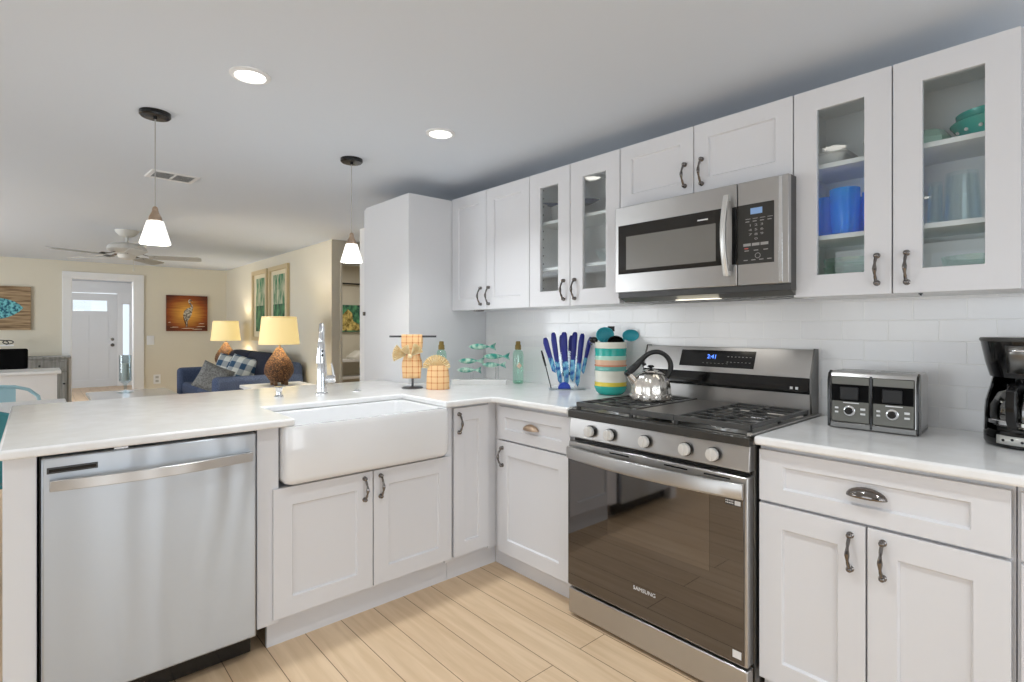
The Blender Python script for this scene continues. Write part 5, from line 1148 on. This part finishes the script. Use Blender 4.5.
for lab, x0, x1 in (('tall beige framed picture of green reeds on the living room wall, farther from the kitchen', -8.813, -8.10), ('tall beige framed picture of green reeds on the living room wall, nearer the kitchen', -8.02, -7.25)):
    p = thing('reed_picture', lab, 'picture', ((x0+x1)/2, 2.517, 1.0), group='tall reed pictures'); near(p)
    w2 = (x1-x0)/2; H2 = 1.05
    XZ = lambda u, v, w: (u, -w, v)
    fb = MB(XZ).loft([[(sx*(w2-i), (i if sy < 0 else H2-i), d_) for sx, sy in ((-1, -1), (1, -1), (1, 1), (-1, 1))] for i, d_ in ((0, 0), (0, 0.035), (0.055, 0.035), (0.06, 0.012), (0.06, 0))], ring=True)
    obj('frame', fb, 'frame', p, smooth=0)
    obj('mat_board', MB(XZ).box((-w2+0.05, 0.05, 0.002), (w2-0.05, H2-0.05, 0.010)), 'trim_red', p, smooth=0)
    obj('reed_panel', MB(XZ).box((-w2+0.16, 0.14, 0.010), (w2-0.16, H2-0.12, 0.013)), 'art_reed', p, smooth=0)
    obj('marsh_panel', MB(XZ).box((-w2+0.16, 0.14, 0.013), (w2-0.16, 0.52, 0.015)), 'art_reed_d', p, smooth=0)
# far wall plates
for nm, lab, y, z in (('wall_outlet', 'white outlet plate low on the far wall right of the doorway', 1.489, 0.353), ('light_switch', 'white switch plate on the far wall right of the doorway trim', 1.40, 0.99)):
    p = near(thing(nm, lab, nm.split('_')[1], (-10.42, y, z)))
    obj('plate', MB(YZ(0)).box((-0.05, -0.075, 0), (0.05, 0.075, 0.008)), 'trim', p, bevel=0.003)
    sk = MB(YZ(0.008))
    if nm == 'wall_outlet': sk.box((-0.022, 0.012, 0), (0.022, 0.05, 0.003)).box((-0.022, -0.05, 0), (0.022, -0.012, 0.003))
    else: sk.box((-0.018, -0.035, 0), (0.018, 0.035, 0.006))
    obj('socket' if nm == 'wall_outlet' else 'rocker', sk, 'fanblade' if nm == 'wall_outlet' else 'trim', p, smooth=0)

cn = thing('console_table', 'grey washed wooden console along the far wall under the fish painting', 'console table', (-10.15, -0.6, 0), world=True); near(cn)
obj('top', MB().box((-10.37, -1.60, 0.755), (-9.90, 0.385, 0.785)), 'grey_w', cn, bevel=0.004)
cb = obj('body', MB().box((-10.35, -1.57, 0.10), (-9.93, 0.355, 0.755)), 'grey_w', cn, smooth=0)
for y0, y1 in ((-1.55, -0.92), (-0.90, -0.27), (-0.25, 0.335)):
    dd = obj('door', shaker(PW(-9.93), y0, y1, 0.12, 0.56, 0.016, 0.05, 0.016), 'grey_w', cn, smooth=0)
    obj('knob', MB(PW(-9.93)).sphere((y1-0.03, 0.40, 0.03), 0.014, 10, 8), 'black_m', dd)
    dr = obj('drawer', shaker(PW(-9.93), y0, y1, 0.58, 0.745, 0.016, 0.03, 0.016), 'grey_w', cn, smooth=0)
    obj('knob', MB(PW(-9.93)).sphere(((y0+y1)/2, 0.66, 0.03), 0.014, 10, 8), 'black_m', dr)
for y in (-1.54, 0.325):
    for x in (-10.32, -9.96): obj('leg', MB().box((x-0.03, y-0.03, 0), (x+0.03, y+0.03, 0.10)), 'grey_w', cn, smooth=0)
wo = thing('wire_ornament', 'white looped wire ornament showing above the black monitor at the left edge', 'ornament', (-10.1, -0.42, 0.785)); near(wo)
obj('foot', MB().box((-0.06, -0.16, 0), (0.06, 0.16, 0.02)), 'trim', wo, bevel=0.004)
rg = MB()
for y0, zc, r_ in ((-0.09, 0.205, 0.045), (0.06, 0.20, 0.055), (0.14, 0.21, 0.035)): rg.tube([(0, y0+r_*1.5*math.cos(2*PI*q/24), zc+r_*0.7*math.sin(2*PI*q/24)) for q in range(24)], 0.007, 6, ring=True)
obj('loops', rg, 'black_m', wo)
obj('stem', MB().tube([(0, 0.0, 0.02), (0, 0.0, 0.17)], 0.006, 6).tube([(0, -0.15, 0.165), (0, 0.20, 0.165)], 0.012, 8), 'trim', wo)
sd = thing('sideboard', 'white sideboard standing behind the dining table at the left', 'sideboard', (-6.9, -0.7, 0), world=True)
obj('top', MB().box((-7.14, -1.60, 0.755), (-6.67, 0.185, 0.785)), 'trim', sd, bevel=0.005)
obj('body', MB().box((-7.12, -1.57, 0.0), (-6.70, 0.155, 0.755)), 'wall_w', sd, smooth=0)
obj('kick_board', MB(PW(-6.70)).box((-1.55, 0.0, 0), (0.155, 0.09, 0.012)), 'trim', sd, smooth=0)
tv = thing('monitor', 'black flat monitor with rounded corners on the white sideboard', 'monitor', (-6.88, -0.5, 0.785), world=True)
obj('screen', MB().box((-6.90, -0.95, 0.800), (-6.86, -0.052, 0.995)), 'tv', tv, bevel=0.018, seg=3)
obj('stand', MB().box((-6.96, -0.62, 0.785), (-6.80, -0.38, 0.795)).box((-6.90, -0.53, 0.795), (-6.87, -0.47, 0.83)), 'tv', tv, smooth=0)

# dining table and chairs
dt = thing('dining_table', 'white dining table showing at the left edge beyond the peninsula', 'table', (-4.25, -0.7, 0), world=True)
obj('top', MB().box((-4.66, -1.60, 0.688), (-3.90, 0.15, 0.72)), 'trim', dt, bevel=0.006)
obj('apron', MB().box((-4.56, -1.5, 0.61), (-4.0, 0.05, 0.688)), 'trim', dt, smooth=0)
for x in (-4.52, -4.04):
    for y in (-1.46, 0.01): obj('leg', MB().box((x-0.035, y-0.035, 0), (x+0.035, y+0.035, 0.61)), 'trim', dt, bevel=0.004)
def chair(label, loc, rz, m_, hb_, solid_back):
    c = thing('metal_chair', label, 'chair', loc, rz, 'painted metal chairs at the dining table')
    # local: seat toward +x, back at x = 0
    obj('seat', MB().loft([rrect(0.0, 0.36, -0.18, 0.18, 0.06, z) for z in (0.425, 0.44)]), m_, c, bevel=0.004)
    fr = MB(); pts = [(0.02, -0.19, 0.43), (-0.02, -0.205, hb_-0.16), (-0.025, -0.19, hb_-0.08), (-0.03, -0.14, hb_-0.03), (-0.03, -0.07, hb_-0.006), (-0.03, 0, hb_), (-0.03, 0.07, hb_-0.006), (-0.03, 0.14, hb_-0.03), (-0.025, 0.19, hb_-0.08), (-0.02, 0.205, hb_-0.16), (0.02, 0.19, 0.43)]
    obj('back_frame', fr.tube(pts, 0.011, 8), m_, c)
    hw = 0.185 if solid_back else 0.075
    if solid_back: sp_ = [(-hw, 0.46), (hw, 0.46), (0.195, hb_-0.16), (0.185, hb_-0.08), (0.14, hb_-0.03), (0.07, hb_-0.008), (-0.07, hb_-0.008), (-0.14, hb_-0.03), (-0.185, hb_-0.08), (-0.195, hb_-0.16)]
    else: sp_ = [(-hw, 0.43), (hw, 0.43), (hw, hb_-0.012), (-hw, hb_-0.012)]
    obj('back_panel', MB(lambda u, v, w: (-0.012-0.03*(v-0.43)/0.4+w, u, v)).prism(sp_, 0, 0.003), m_, c, smooth=0)
    for sx, sy in ((0.03, -1), (0.03, 1), (0.33, -1), (0.33, 1)):
        ex = sx+(-0.06 if sx < 0.1 else 0.05)
        obj('leg', MB().tube([(sx, sy*0.165, 0.43), (ex, sy*0.205, 0.0)], [0.02, 0.013], 8), m_, c)
    return c
chair('teal metal chair with solid back, half hidden behind the left end of the counter', (-3.50, -0.215, 0), PI, 'teal_d', 0.800, True)
chair('pale blue metal chair on the far side of the dining table', (-4.95, -0.175, 0), 0, 'teal_l', 0.795, False)

# hall beyond the opening
p = near(thing('hall_painting', 'green and gold abstract painting seen through the narrow hall opening', 'painting', (-8.2, 3.70, 1.13)))
obj('canvas', MB(YZ(0)).box((-0.28, 0.0, 0), (0.28, 0.43, 0.03)), 'art_green', p, smooth=0)
obj('painted_gold', MB(YZ(0.03)).prism([(-0.25, 0.02), (0.26, 0.02), (0.24, 0.12), (0.14, 0.17), (0.12, 0.30), (0.05, 0.36), (-0.04, 0.27), (-0.10, 0.19), (-0.22, 0.15)], 0.0003, 0.0015), 'art_gold', p, smooth=0)
hsf = thing('hall_shelf', 'white shelf unit below the painting in the hall', 'shelf', (-7.41, 3.47, 0))
for z in (0.14, 0.49, 0.735): obj('shelf', MB().box((-0.17, -0.45, z-0.03), (0.17, 0.45, z)), 'trim', hsf, smooth=0)
for sx in (-0.15, 0.15):
    for sy in (-0.43, 0.43): obj('leg', MB().box((sx-0.02, sy-0.02, 0), (sx+0.02, sy+0.02, 0.735)), 'trim', hsf, smooth=0)
tw = thing('towel_stack', 'white folded towel lying on the hall shelf', 'towel', (-7.39, 3.57, 0.735))
obj('cloth', MB().loft([rrect(-0.13, 0.13, -0.15, 0.15, 0.04, 0.0), rrect(-0.14, 0.14, -0.16, 0.16, 0.05, 0.03), rrect(-0.13, 0.13, -0.12, 0.14, 0.05, 0.07), rrect(-0.10, 0.10, -0.05, 0.10, 0.04, 0.12)]), 'candle', tw)
cr_ = thing('curtain_rod', 'thin dark rod near the top of the hall wall', 'rod', (-8.2, 3.7, 1.90)); near(cr_)
obj('rod', MB().lathe([(0.012, -0.8), (0.012, 0.8)], (0.06, 0, 0), 10, ax='y'), 'black_m', cr_)
for y in (-0.7, 0.7): obj('bracket', MB().box((0.0, y-0.015, -0.015), (0.07, y+0.015, 0.015)), 'black_m', cr_, smooth=0)

for o in bpy.data.objects:
    if '_o' in o: del o['_o']
